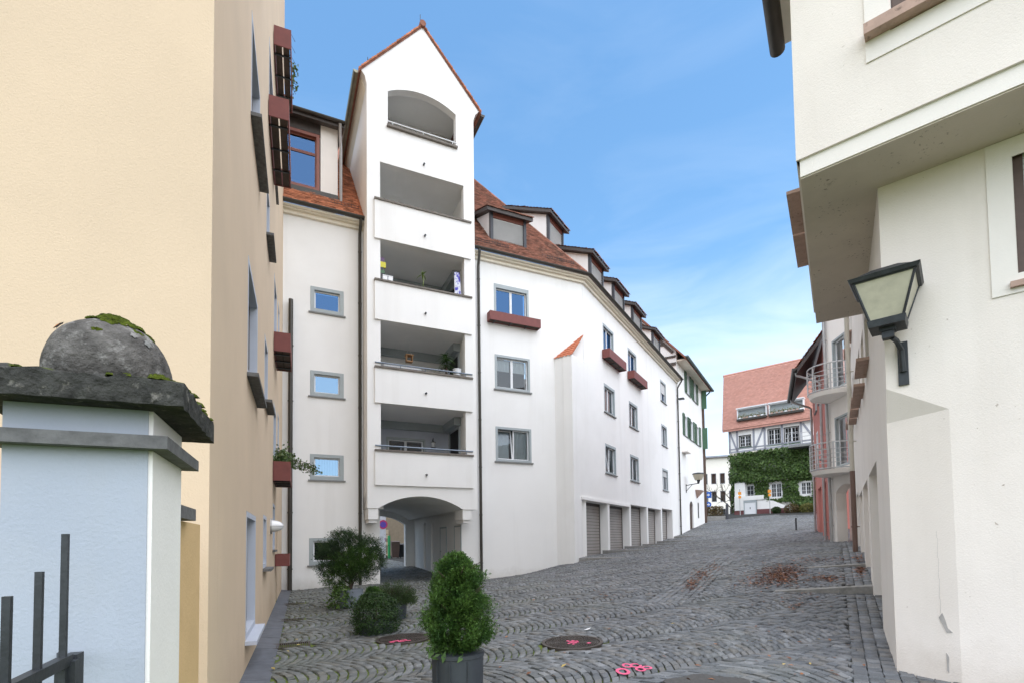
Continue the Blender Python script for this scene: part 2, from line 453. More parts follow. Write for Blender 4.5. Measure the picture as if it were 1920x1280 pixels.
# pixel rays (only to lay things out where the photograph shows them standing)
def ray(px, py):
    return CR * ((px - 960) / FPX) - CU * ((py - CYPX) / FPX) + _f
def gpx_many(px, py):
    """first hit of the pixel rays on the terrain"""
    px, py = np.asarray(px, float), np.asarray(py, float)
    d = np.outer((px - 960) / FPX, np.array(CR)) - np.outer((py - CYPX) / FPX, np.array(CU)) + np.array(_f)
    ts = 1.5 * 1.04 ** np.arange(95)
    h = EYE + d[:, 2:3] * ts - gz(d[:, 0:1] * ts, d[:, 1:2] * ts)
    k = np.argmax(h < 0, axis=1); k = np.where((h < 0).any(1), np.maximum(k, 1), len(ts) - 1)
    r = np.arange(len(px)); lo, hi = ts[k - 1], ts[k]
    for _ in range(24):
        m = (lo + hi) / 2; below = EYE + d[:, 2] * m < gz(d[:, 0] * m, d[:, 1] * m)
        hi = np.where(below, m, hi); lo = np.where(below, lo, m)
    return d[:, :2] * hi[:, None]
def gpx(px, py):
    q = gpx_many([px], [py])[0]; return float(q[0]), float(q[1])
def atY(px, py, Y):
    d = ray(px, py); t = Y / d.y
    return np.array([d.x * t, Y, EYE + d.z * t])
def project(x, y, z):
    q = np.stack([np.asarray(x), np.asarray(y), np.asarray(z) - EYE], -1)
    c = q @ np.array(_f); return 960 + FPX * (q @ np.array(CR)) / c, CYPX - FPX * (q @ np.array(CU)) / c, c

# ------------------------------------------------------------------ plan
AZT = 65.4
_TL = np.array([-4.947, 17.644])
FT = Fr(_TL, AZT)                       # stair-balcony tower front
FA = FT.off(0, -.95)                    # wall left of the tower
FB = FT.off(0, -1.05)                   # wall right of the tower
FC = Fr((3.27, 22.56), 31.05)           # street wall with the garages
FD = FC.off(17.35, 0)                   # house with green shutters
FY = Fr((-2.2, 3.74), -22.2)            # yellow house, long side (u from its near corner)
FG = Fr((-2.2, 3.74), 67.8)             # yellow house, gable (u negative to the left)
TIP = np.array([4.09, 5.55])
FN = Fr(TIP, 131.2)                     # right house, near wall
FS = Fr(TIP, 212.3)                     # right house, street wall: u negative up the street
FJ = Fr((3.14, 5.38), 131.2)            # jettied storey, near face
FJS = Fr((3.14, 5.38), 212.4)           # jettied storey, street face
FF = Fr((24.5, 50.), 131.)              # far half-timbered house
FP = Fr(FT.o, AZT - 90)                 # depth direction of the passage

# ------------------------------------------------------------------ terrain
_ctl = []
def ctl(x, y, z): _ctl.append((x, y, z))
for x, y, z in [(0, -4, 0), (0, 1, 0), (0, 3, 0), (2, 4, .0), (-1.5, 3, 0), (-3.3, 6.5, -.02), (-1, 6, 0), (.9, 7.2, .08), (-2, 9, .0), (-5.6, 12, -.03), (-7.6, 17.6, -.02), (-4.9, 17.6, .09), (-1.3, 19.3, .10),
                (-1.2, 20.5, .05), (.86, 21.46, .25), (2.02, 22.0, .54), (6, 4, 0), (9, 1, 0), (-8, 24, .22), (-11, 32, .45), (-16, 45, .6), (-6, 40, .6),
                (17, 45.3, 3.02), (20, 47, 3.5), (25, 50, 4.05), (32, 46, 4.1), (22, 37, 2.7), (35, 60, 4.6), (18, 60, 4.2), (-12, 5, -.02)]: ctl(x, y, z)
for u, z in ((-.9, .66), (2.7, .93), (6, 1.1), (9.2, 1.2), (12.3, 1.34), (16.3, 1.77), (20, 2.25), (26.5, 2.98)):
    ctl(*FC.P(u, 0, 0)[:2], z)
for u, z in ((-.4, .06), (-3.85, .42), (-9.9, 1.15), (-17.5, 1.36), (-21, 1.6), (-26, 2.1)): ctl(*FS.P(u, 0, 0)[:2], z)
_ctl = np.array(_ctl)
def _U(r2): return np.where(r2 > 1e-9, r2 * np.log(np.maximum(r2, 1e-9)), 0.)
_n = len(_ctl); _K = _U(((_ctl[:, None, :2] - _ctl[None, :, :2]) ** 2).sum(-1)) + np.eye(_n) * 1.5
_Pm = np.column_stack([np.ones(_n), _ctl[:, :2]])
_A = np.block([[_K, _Pm], [_Pm.T, np.zeros((3, 3))]])
_sol = np.linalg.solve(_A, np.concatenate([_ctl[:, 2], np.zeros(3)]))
def gz0(x, y):
    x = np.clip(np.asarray(x, float), -20, 38); y = np.clip(np.asarray(y, float), -4, 62)
    r2 = (x[..., None] - _ctl[:, 0]) ** 2 + (y[..., None] - _ctl[:, 1]) ** 2
    return _U(r2) @ _sol[:_n] + _sol[_n] + _sol[_n + 1] * x + _sol[_n + 2] * y
# level garage aprons: (frame, u of the kerb, sign uphill, length, reach, height)
APRONS = [(FC, -.78, 1, 3.0, 2.1, .15), (FC, 2.72, 1, 3.0, 2.0, .14), (FC, 5.95, 1, 3.0, 2.0, .12), (FC, 9.15, 1, 2.9, 2.0, .10), (FC, 12.25, 1, 2.9, 2.2, .12), (FC, 15.45, 1, 2.0, 2.2, .10),
          (FS, -4.55, -1, 3.0, 1.7, .16), (FS, -7.2, -1, 2.6, 1.4, .10)]
def gz(x, y, shift=0.):
    z = gz0(x, y)
    for fr, u0, sg, ln, reach, h in APRONS:
        qx = np.asarray(x, float) - fr.o[0]; qy = np.asarray(y, float) - fr.o[1]
        u = (qx * fr.d[0] + qy * fr.d[1] - u0) * sg - shift; w = qx * fr.n[0] + qy * fr.n[1]
        k = np.where((u > 0) & (u < ln), 1 - u / ln, 0) * np.clip(1 - w / reach, 0, 1) * (w > -1.)
        z = z + h * np.minimum(k, 1)
    return z

# ground sheet: fine near the camera, coarse far out
xs = np.concatenate([np.array([-900, -400, -150, -70, -40, -28]), np.arange(-20, 38.01, .3), np.array([45, 60, 90, 160, 400, 900])])
ys = np.concatenate([np.array([-900, -400, -150, -60, -25, -12]), np.arange(-5, 62.01, .3), np.array([68, 80, 110, 180, 400, 900])])
X, Y = np.meshgrid(xs, ys, indexing='ij')
Z = gz(X, Y, .3) - (.018 + .022 * np.clip((X + 2.5) / 5, 0, 1))
nx, ny = X.shape
idx = np.arange(nx * ny).reshape(nx, ny)
Q = np.stack([idx[:-1, :-1], idx[1:, :-1], idx[1:, 1:], idx[:-1, 1:]], -1).reshape(-1, 4)
def cobble_ground_mat():
    m = bpy.data.materials.new('joint_sand_and_moss'); m.use_nodes = True
    nt = m.node_tree; b = nt.nodes['Principled BSDF']; b.inputs['Roughness'].default_value = .95
    g = nt.nodes.new("ShaderNodeNewGeometry")
    sp = nt.nodes.new("ShaderNodeSeparateXYZ"); nt.links.new(g.outputs['Position'], sp.inputs[0])
    mossy = _ramp(nt, sp.outputs['X'], 5.0, -3.0)     # the moss is thicker on the damp court side
    n1 = _noise(nt, 1.1, 5, .6)
    a = nt.nodes.new("ShaderNodeMath"); a.operation = 'MULTIPLY_ADD'; a.inputs[1].default_value = .55; nt.links.new(mossy, a.inputs[0]); nt.links.new(n1, a.inputs[2])
    f0 = _ramp(nt, a.outputs[0], .5, .85); fy = _ramp(nt, sp.outputs['Y'], 24.0, 18.0)
    km = nt.nodes.new("ShaderNodeMath"); km.operation = 'MULTIPLY'; nt.links.new(f0, km.inputs[0]); nt.links.new(fy, km.inputs[1]); f = km.outputs[0]
    c1 = _mixcol(nt, (.018, .018, .016), (.034, .033, .029), _noise(nt, 25, 4))
    c2 = _mixcol(nt, (.05, .08, .010), (.15, .20, .022), _noise(nt, 18, 4))
    c = _mixcol(nt, c1, c2, f)
    nt.links.new(c, b.inputs['Base Color'])
    bn = nt.nodes.new("ShaderNodeBump"); bn.inputs['Strength'].default_value = .8; bn.inputs['Distance'].default_value = .01
    nt.links.new(_noise(nt, 60, 4), bn.inputs['Height']); nt.links.new(bn.outputs['Normal'], b.inputs['Normal'])
    return m
street = fast_mesh('cobbled_street', np.stack([X, Y, Z], -1).reshape(-1, 3), Q, cobble_ground_mat())
structure(street, 'grey cobbled court and street rising between the houses')

# ------------------------------------------------------------------ cobbles
def sett_mat():
    m = bpy.data.materials.new('granite_sett'); m.use_nodes = True
    nt = m.node_tree; b = nt.nodes['Principled BSDF']
    g = nt.nodes.new("ShaderNodeNewGeometry"); oi = nt.nodes.new("ShaderNodeObjectInfo")
    ad = nt.nodes.new("ShaderNodeMath"); ad.operation = 'ADD'
    nt.links.new(g.outputs['Random Per Island'], ad.inputs[0]); nt.links.new(oi.outputs['Random'], ad.inputs[1])
    fr_ = nt.nodes.new("ShaderNodeMath"); fr_.operation = 'FRACT'; nt.links.new(ad.outputs[0], fr_.inputs[0])
    r = nt.nodes.new("ShaderNodeValToRGB"); e = r.color_ramp.elements
    e[0].position = 0; e[0].color = (.085, .091, .098, 1); e[1].position = 1; e[1].color = (.215, .222, .232, 1)
    for p, c in ((.3, (.122, .131, .142)), (.55, (.150, .158, .167)), (.78, (.145, .14, .132)), (.9, (.178, .187, .198))):
        x = e.new(p); x.color = (*c, 1)
    nt.links.new(fr_.outputs[0], r.inputs['Fac'])
    n = _ramp(nt, _noise(nt, 60, 5, .7), .3, .7)
    c = _mixcol(nt, r.outputs['Color'], (.10, .105, .11), 0.)
    hsv = nt.nodes.new("ShaderNodeHueSaturation"); mr_ = nt.nodes.new("ShaderNodeMapRange")
    mr_.inputs['To Min'].default_value = .78; mr_.inputs['To Max'].default_value = 1.2
    nt.links.new(n, mr_.inputs['Value']); nt.links.new(mr_.outputs['Result'], hsv.inputs['Value']); nt.links.new(c, hsv.inputs['Color'])
    # dirty / mossy film on part of the court
    film = _ramp(nt, _noise(nt, .55, 5, .6), .47, .72)
    sp = nt.nodes.new("ShaderNodeSeparateXYZ"); nt.links.new(g.outputs['Position'], sp.inputs[0])
    side = _ramp(nt, sp.outputs['X'], 1.5, -4.0)
    k = nt.nodes.new("ShaderNodeMath"); k.operation = 'MULTIPLY_ADD'; k.inputs[1].default_value = .28; nt.links.new(side, k.inputs[0])
    k2 = nt.nodes.new("ShaderNodeMath"); k2.operation = 'MULTIPLY'; k2.inputs[1].default_value = .25; nt.links.new(film, k2.inputs[0]); nt.links.new(k2.outputs[0], k.inputs[2])
    c = _mixcol(nt, hsv.outputs['Color'], (.10, .11, .065), k.outputs[0])
    wear = nt.nodes.new("ShaderNodeMapRange"); wear.inputs['From Min'].default_value = .3; wear.inputs['From Max'].default_value = .7
    wear.inputs['To Min'].default_value = .74; wear.inputs['To Max'].default_value = 1.22; nt.links.new(_noise(nt, .42, 5, .6), wear.inputs['Value'])
    hs2 = nt.nodes.new("ShaderNodeHueSaturation"); nt.links.new(wear.outputs['Result'], hs2.inputs['Value']); nt.links.new(c, hs2.inputs['Color']); c = hs2.outputs['Color']
    nt.links.new(c, b.inputs['Base Color'])
    b.inputs['Roughness'].default_value = .55; b.inputs['Specular IOR Level'].default_value = .5
    bn = nt.nodes.new("ShaderNodeBump"); bn.inputs['Strength'].default_value = .6; bn.inputs['Distance'].default_value = .006
    nt.links.new(_noise(nt, 45, 5, .6), bn.inputs['Height']); nt.links.new(bn.outputs['Normal'], b.inputs['Normal'])
    return m
M_SETT = sett_mat()
BAZ = radians(62); ED = np.array([sin(BAZ), cos(BAZ)]); VD = np.array([-cos(BAZ), sin(BAZ)])
W_BAND, PITCH_E, NV, SAG = 1.42, .112, 10, .29
HOLES = []      # (x, y, radius) of covers; filled here so that the paving is cut round them
MH1 = gpx(1073, 1203); MH2 = gpx(757, 1196)
HOLES += [(*MH1, .47), (*MH2, .47)]
RUN0 = np.array(gpx(1262, 1120)); RUN1 = np.array(gpx(1470, 965))      # drainage runnel in the street
RUND = (RUN1 - RUN0) / np.linalg.norm(RUN1 - RUN0); RUNN = np.array([RUND[1], -RUND[0]]); RUNL = np.linalg.norm(RUN1 - RUN0)
GRATES = [(gpx(541, 1209), .62, .42), (gpx(545, 1161), .5, .3), (gpx(548, 1131), .6, .4)]
def in_paving(x, y):
    ub, wb = (x - FB.o[0]) * FB.d[0] + (y - FB.o[1]) * FB.d[1], (x - FB.o[0]) * FB.n[0] + (y - FB.o[1]) * FB.n[1]
    uc, wc = (x - FC.o[0]) * FC.d[0] + (y - FC.o[1]) * FC.d[1], (x - FC.o[0]) * FC.n[0] + (y - FC.o[1]) * FC.n[1]
    us, ws = (x - FS.o[0]) * FS.d[0] + (y - FS.o[1]) * FS.d[1], (x - FS.o[0]) * FS.n[0] + (y - FS.o[1]) * FS.n[1]
    uy, wy = (x - FY.o[0]) * FY.d[0] + (y - FY.o[1]) * FY.d[1], (x - FY.o[0]) * FY.n[0] + (y - FY.o[1]) * FY.n[1]
    front = (wb > -.1) | (wc > -.45)
    tunnel = (ub > .45) & (ub < 3.9) & (wb > -24)
    ok = (front | tunnel) & (wy > .3) & ((ws > -.65) | (us > -.2))
    for hx, hy, r in HOLES: ok &= (x - hx) ** 2 + (y - hy) ** 2 > r * r
    for (qx, qy), a, b in GRATES:
        gu = (x - qx) * FY.n[0] + (y - qy) * FY.n[1]; gv = (x - qx) * FY.d[0] + (y - qy) * FY.d[1]
        ok &= ~((abs(gu) < a / 2 + .05) & (abs(gv) < b / 2 + .05))
    return ok, us, ws
def stones_from(c4, top_in=.009, jit=.006, depth=.05):
    """c4: (n,4,2) plan corners -> vertices (n,8,3)"""
    n = len(c4); cen = c4.mean(1, keepdims=True)
    d = c4 - cen; ln = np.linalg.norm(d, axis=2, keepdims=True)
    lo = cen + d * (1 - .004 / ln); hi = cen + d * (1 - top_in / ln - .004 / ln)
    lo = lo + rng.normal(0, .004, lo.shape); hi = hi + (rng.normal(0, .0035, hi.shape))
    zl = gz(lo[..., 0], lo[..., 1]); zh = gz(hi[..., 0], hi[..., 1]) + rng.normal(0, jit, (n, 1)) + rng.normal(0, .0018, (n, 4))
    return np.concatenate([np.concatenate([lo, (zl - depth)[..., None]], 2), np.concatenate([lo, (zl - .012)[..., None]], 2), np.concatenate([hi, zh[..., None]], 2)], 1)
_F12 = np.array([(0, 1, 5, 4), (1, 2, 6, 5), (2, 3, 7, 6), (3, 0, 4, 7), (4, 5, 9, 8), (5, 6, 10, 9), (6, 7, 11, 10), (7, 4, 8, 11), (8, 9, 10, 11)])
e = np.arange(-14, 42, PITCH_E); bands = np.arange(-6, 34)
allc = []
for bnd in bands:
    tt = np.linspace(0, 1, NV + 1)
    EE, TT = np.meshgrid(np.arange(len(e)), np.arange(NV), indexing='ij')
    ph = rng.uniform(0, PITCH_E)
    e0 = e[EE] + ph + .008 + rng.normal(0, .002, EE.shape); e1 = e[EE] + ph + PITCH_E - .008 + rng.normal(0, .002, EE.shape)
    jt = rng.normal(0, .006, (len(e), NV + 1)); jt[:, 0] = 0; jt[:, -1] = 0
    t0 = tt[TT] + jt[EE, TT]; t1 = tt[TT + 1] + jt[EE, TT + 1]
    def pt(ee, t):
        q = ee + SAG * (1 - (2 * t - 1) ** 2); v = (bnd + t) * W_BAND + .10 * np.sin(ee * .45)
        return np.stack([ED[0] * q + VD[0] * v, ED[1] * q + VD[1] * v], -1)
    c = np.stack([pt(e0, t0), pt(e1, t0), pt(e1, t1), pt(e0, t1)], 2).reshape(-1, 4, 2)
    allc.append(c)
allc = np.concatenate(allc)
cx, cy = allc[:, :, 0].mean(1), allc[:, :, 1].mean(1)
ok, us, ws = in_paving(cx, cy)
rq = (cx - RUN0[0]) * RUND[0] + (cy - RUN0[1]) * RUND[1]; rn = (cx - RUN0[0]) * RUNN[0] + (cy - RUN0[1]) * RUNN[1]
ok &= ~((rq > -.3) & (abs(rn) < .42)); ok &= ~((ws < .42) & (ws > -.8) & (us < 1.6) & (us > -16))
px, py, dp = project(cx, cy, np.zeros_like(cx) + gz0(cx, cy))
ok &= (dp > 1.5) & (px > -80) & (px < 2000) & (py < 1345) & (dp < 46)
allc = allc[ok]
# straight setts: runnel and the border along the right-hand wall
ext = []
def rows(org, d, nrm, length, offs, pitch, wid):
    for o in offs:
        s = -rng.uniform(0, pitch)
        while s < length:
            l = pitch * rng.uniform(.85, 1.15)
            a = org + d * s + nrm * (o - wid / 2); b = org + d * (s + l) + nrm * (o - wid / 2)
            ext.append([a, b, b + nrm * wid, a + nrm * wid]); s += l
rows(RUN0 - RUND * .3, RUND, RUNN, RUNL + .3, np.arange(-.36, .37, .12), .19, .12)
rows(TIP + FS.d * 1.6, -FS.d, FS.n, 17.5, (-.64, -.50, -.36, -.22, -.08, .06, .20, .34), .15, .14)
ext = np.array(ext)
px, py, dp = project(ext[:, 0, 0], ext[:, 0, 1], gz0(ext[:, 0, 0], ext[:, 0, 1]))
ext = ext[(dp > 1.5) & (dp < 46) & (px < 1990)]
SV = np.concatenate([stones_from(allc), stones_from(ext)])
px, py, dp = project(SV[:, 8:, 0].mean(1), SV[:, 8:, 1].mean(1), SV[:, 8:, 2].mean(1))
area = np.where((py < 1278) & (px > 500) & (px < 1915), 1 / dp, -1)
hiddenpot = ((px > 800) & (px < 905) & (py > 1190))
area[hiddenpot] = -1
order = np.argsort(-area)
near, rest = order[:300], order[300:]
V = SV[rest].reshape(-1, 3); n = len(rest)
Q = (_F12[None] + 12 * np.arange(n)[:, None, None]).reshape(-1, 4)
sm = fast_mesh('cobble_paving', V, Q, M_SETT, street); sm['kind'] = 'stuff'
for i in near:
    c = SV[i].mean(0)
    o = mesh_obj('cobble', SV[i], _F12, M_SETT, street)
N_STONES = len(SV)
print('stones', N_STONES)
# ------------------------------------------------------------------ building parts
def window(fr, parent, u0, u1, z0, z1, w=0., ring=.09, leaves=2, sur=None, sash=None, pane=None, sill=True, sill_mat=None, sill_out=.07,
           blind=0., curtain=0., depth=.16, transom=None, proud=.012, sill_over=.06, tilt=None, name='window', ringtop=None, bars=None, surround=True, interior=True):
    sur = sur or M_FRAME; sash = sash or M_SASH; pane = pane or G_PANE; sill_mat = sill_mat or M_SILL
    e = .004
    m = MB()
    if surround: m.ring(fr, u0 + e, u1 - e, z0 + e, z1 - e, ring, w - depth, w + proud, tt=ringtop)
    else: m.ring(fr, u0 + e, u1 - e, z0 + e, z1 - e, .05, w - depth, w - depth + .06); ring = .05
    win = m.build(name, sur, parent)
    a, b, c, d = u0 + ring, u1 - ring, z0 + ring, z1 - (ringtop or ring)
    s = .045; wb = w - .10 if surround else w - depth + .01
    zt = d if not transom else c + (d - c) * transom
    cells = []
    for i in range(leaves):
        l = a + (b - a) * i / leaves + .004; r = a + (b - a) * (i + 1) / leaves - .004
        cells.append((l, r, c + .004, zt - .004))
    if transom: cells.append((a + .004, b - .004, zt + .004, d - .004))
    for k, (l, r, q0, q1) in enumerate(cells):
        F = fr; base = wb
        mm = MB(); mm.ring(F, l, r, q0, q1, s, base - .05, base)
        if bars:
            nu, nv = bars
            for i in range(1, nu): x = l + (r - l) * i / nu; mm.box(F, x - .012, x + .012, base - .03, base - .006, q0 + s, q1 - s)
            for j in range(1, nv): x = q0 + (q1 - q0) * j / nv; mm.box(F, l + s, r - s, base - .032, base - .008, x - .012, x + .012)
        if tilt == k:      # bottom-hung leaf tilted inwards at the top
            vs = []
            for (x, y, z) in mm.v:
                t = (z - q0) * .14; vs.append((x - fr.n[0] * t, y - fr.n[1] * t, z))
            mm.v = vs
        mm.build('sash', sash, win)
        p = MB()
        tw = (q1 - q0) * .14 if tilt == k else 0
        p.add([F.P(l + s - .004, base - .026, q0 + s - .004), F.P(r - s + .004, base - .026, q0 + s - .004), F.P(r - s + .004, base - .026 - tw, q1 - s + .004), F.P(l + s - .004, base - .026 - tw, q1 - s + .004)], [(0, 1, 2, 3)])
        p.build('pane', pane, win)
        if curtain:
            p = MB(); nn = 28; vs = []
            for i in range(nn + 1):
                x = l + s + (r - l - 2 * s) * i / nn; ww = base - .12 - tw - .018 * sin(i * 1.9 + k) - .008 * sin(i * 4.1)
                vs += [F.P(x, ww, q0 + s + (1 - curtain) * (q1 - q0)), F.P(x, ww, q1 - s)]
            p.add(vs, [(2 * i, 2 * i + 2, 2 * i + 3, 2 * i + 1) for i in range(nn)])
            p.build('curtain', M_CURTAIN, win, True)
    if blind:
        zb = d - (d - c) * blind; mm = MB(); z = d
        while z > zb:
            mm.prism(fr.off(0, 0), [(a, z - .052), (b, z - .052), (b, z - .004), (a, z - .004)], w - .075, w - .06); z -= .056
        mm.build('roller_blind', M_BLIND, win)
    if interior:
        mm = MB(); mm.box(fr, u0 - .05, u1 + .05, w - depth - .55, w - depth - .5, z0 - .05, z1 + .05)
        mm.build('interior', M_DARK, win)
    if sill:
        mm = MB(); mm.box(fr, u0 - sill_over, u1 + sill_over, w - .05, w + sill_out, z0 - .05, z0 - .002)
        mm.build('sill', sill_mat, win)
    return win

def tiles(fr, u_lo, u_hi, w0, z0, k, length, name, material, parent, tw=.18, ex=.17, th=.03, stuff=True):
    """overlapping tiles on a slope: eave at (w0,z0) rising k per metre inwards; u_lo/u_hi functions of slope run s (horizontal)"""
    run = ex / math.sqrt(1 + k * k); nrow = int(length / run); c4 = []
    V = []; 
    ca, sa = 1 / math.sqrt(1 + k * k), k / math.sqrt(1 + k * k)
    for r in range(nrow):
        s = r * run
        ua, ub = u_lo(s), u_hi(s)
        if ub - ua < .05: continue
        st = ua - (tw / 2 if r % 2 else 0)
        x = st
        while x < ub:
            l, h = max(x + .003, ua), min(x + tw - .003, ub); x += tw
            if h - l < .03: continue
            j = rng.normal(0, .004); s1 = s + run * 1.35; lift = .05 + rng.normal(0, .005)
            def q(u, ss, up):    # up: along slope normal (outwards/up)
                return fr.P(u, w0 - ss + sa * up, z0 + k * ss + ca * up)
            sn = s - .5 * run + j * .3
            V += [q(l, s + j, lift), q(h, s + j, lift), q(h, s1, lift - .036), q(l, s1, lift - .036),
                  q(l, s + j, lift - th), q(h, s + j, lift - th)]
    V = np.array(V); n = len(V) // 6
    b = 6 * np.arange(n)[:, None, None]
    Q = (np.array([(0, 1, 2, 3), (4, 5, 1, 0), (4, 0, 3, 3), (1, 5, 2, 2)])[None] + b)
    q4 = Q[:, :2].reshape(-1, 4)
    o = fast_mesh(name, V, q4, material, parent)
    if stuff: o['kind'] = 'stuff'
    return o
def slab(fr, pts, th, name, material, parent):
    """pts: 4 (u,w,z) of a sloping roof sheet, given thickness downwards"""
    a = [fr.P(*p) for p in pts]; b = [(x, y, z - th) for x, y, z in a]
    m = MB(); n = len(a)
    m.add(a + b, [tuple(range(n)), tuple(range(n, 2 * n))[::-1]] + [(i, n + i, n + (i + 1) % n, (i + 1) % n) for i in range(n)])
    return m.build(name, material, parent)
def downpipe(fr, parent, u, w, ztop, zbot, r=.05, material=None, elbow=None, name='downpipe'):
    material = material or M_GUT
    pts = []
    if elbow:
        du, dw, dz = elbow
        pts += [fr.P(u + du, w + dw, ztop + dz), fr.P(u + du, w + dw, ztop + dz * .8), fr.P(u + du * .1, w + dw * .1, ztop + dz * .15)]
    pts += [fr.P(u, w, ztop), fr.P(u, w, zbot)]
    o = MB().tube(pts, r, 10).build(name, material, parent); smooth_by_angle(o, 50)
    z = zbot + .8
    while z < ztop:
        c = MB(); c.tube([fr.P(u, w, z - .02), fr.P(u, w, z + .02)], r * 1.2, 10); c.box(fr, u - .012, u + .012, w - .12, w, z - .012, z + .012)
        c.build('pipe_clip', material, o); z += 1.9
    return o
def garage_door(fr, parent, u0, u1, w, z0, z1, n=16):
    m = MB(); m.ring(fr, u0 - .05, u1 + .05, z0 - .1, z1 + .06, .07, w - .02, w + .03, tt=.16)
    d = m.build('garage_door', M_FASCIA, parent)
    h = (z1 - .1 - z0) / n
    for i in range(n):
        a = z0 + i * h; s = MB()
        s.prism(Fr(fr.P(0, w, 0), fr.az), [(u0 + .02, a + .006), (u1 - .02, a + .006), (u1 - .02, a + h * .93), (u0 + .02, a + h * .93)], -.02, .012 + .004 * (i % 2))
        s.build('slat', M_GARAGE, d)
    return d
def dormer(fr, parent, u0, u1, wf, z0, z1, k_main=1.12, rise=.42, material=None, cheek=.95, blind=True, over=.22, post=.13):
    """shed dormer: front at w=wf from z0 to z1; roof rises inwards at slope `rise` until it meets the main slope"""
    material = material or M_CHAR
    depth = (z1 - z0) / (k_main - rise) + .1
    d = MB().box(fr, u0, u0 + post, wf - .14, wf, z0 - .12, z1).box(fr, u1 - post, u1, wf - .14, wf, z0 - .12, z1).box(fr, u0 + post, u1 - post, wf - .12, wf - .015, z0 - .1, z0 + .05).build('dormer', material, parent)
    MB().box(fr, u0 + post, u1 - post, wf - .1, wf - .03, z1 - .24, z1 - .02).build('header_board', M_ROSEWOOD, d)
    a, b = u0 + post, u1 - post
    if blind:
        m = MB(); z = z1 - .25
        while z > z0 + .07:
            m.hexa([fr.P(a + .01, wf - .085, z - .058), fr.P(b - .01, wf - .085, z - .058), fr.P(b - .01, wf - .05, z - .075), fr.P(a + .01, wf - .05, z - .075)],
                   [fr.P(a + .01, wf - .085, z - .05), fr.P(b - .01, wf - .085, z - .05), fr.P(b - .01, wf - .05, z - .067), fr.P(a + .01, wf - .05, z - .067)]); z -= .05
        m.build('venetian_blind', M_BLIND, d)
        MB().box(fr, a, b, wf - .12, wf - .1, z0, z1 - .2).build('blind_backing', M_BLIND, d)
    for ux, s in ((u0 + .05, 1), (u1 - .05, -1)):
        m = MB(); pts = [(wf - .12, z0 - .15), (wf - .12, z1 - .02), (wf - depth, z1 + rise * depth - .1), (wf - depth, z1 + rise * depth - .5)]
        vs = [fr.P(ux - .04, w, z) for w, z in pts] + [fr.P(ux + .04, w, z) for w, z in pts]
        m.add(vs, [(0, 1, 2, 3), (7, 6, 5, 4), (0, 4, 5, 1), (1, 5, 6, 2), (2, 6, 7, 3), (3, 7, 4, 0)]); m.build('cheek', M_WHITE, d)
    rf = slab(fr, [(u0 - over, wf + over, z1 + .10 - rise * over), (u1 + over, wf + over, z1 + .10 - rise * over), (u1 + over, wf - depth, z1 + .1 + rise * depth), (u0 - over, wf - depth, z1 + .1 + rise * depth)], .15, 'dormer_roof', M_FASCIA, d)
    tiles(fr, lambda s: u0 - over - .03, lambda s: u1 + over + .03, wf + over + .05, z1 + .10 - rise * (over + .05), rise, depth + over, 'roof_tiles', M_TILE2, d, tw=.17, ex=.2)
    return d
def snow_guard(fr, parent, u0, u1, w, z):
    m = MB()
    for t in (0, .09): m.tube([fr.P(u0, w, z + t), fr.P(u1, w, z + t)], .008, 5)
    u = u0
    while u < u1: m.tube([fr.P(u, w, z - .06), fr.P(u, w, z + .13)], .006, 4); u += .12
    return m.build('snow_guard', M_IRON, parent)

# ================================================================== white house with the balcony tower
ROOFK = 1.12
wh = thing('white_house', (-4.9, 18.6, 0), 'tall white plastered house with stacked balcony tower, arched passage and five garage doors', 'house')
# --- wall left of tower (A)
AW = [(-1.79, -.67, 9.66, 10.57), (-1.79, -.67, 6.70, 7.60), (-1.79, -.67, 3.76, 4.66), (-1.81, -.65, .80, 1.74)]
PU0, PU1 = .59, 3.75          # passage opening
holed(FA, rect(-3.3, PU0, -.6, 13.15), [rect(*w) for w in AW], 0, .4, 'wall', M_WHITE, wh)
for i, w in enumerate(AW):
    window(FA, wh, *w, ring=.13, leaves=1, pane=[G_SKY, G_PALE, G_PALE, G_PANE][i], sill_out=.06, ringtop=.11, curtain=.95 if i == 2 else 0)
# --- wall right of tower (B)
BW = [(5.24, 6.83, 10.62, 12.12), (5.24, 6.84, 7.76, 9.19), (5.24, 6.86, 4.80, 6.22)]
holed(FB, rect(PU1, 9.5, -.6, 13.15), [rect(*w) for w in BW], 0, .4, 'wall', M_WHITE, wh)
window(FB, wh, *BW[0], ring=.09, leaves=2, pane=G_SKY, sill=False, ringtop=.16)
window(FB, wh, *BW[1], ring=.09, leaves=2, curtain=.45)
window(FB, wh, *BW[2], ring=.09, leaves=2, tilt=0, curtain=.98)
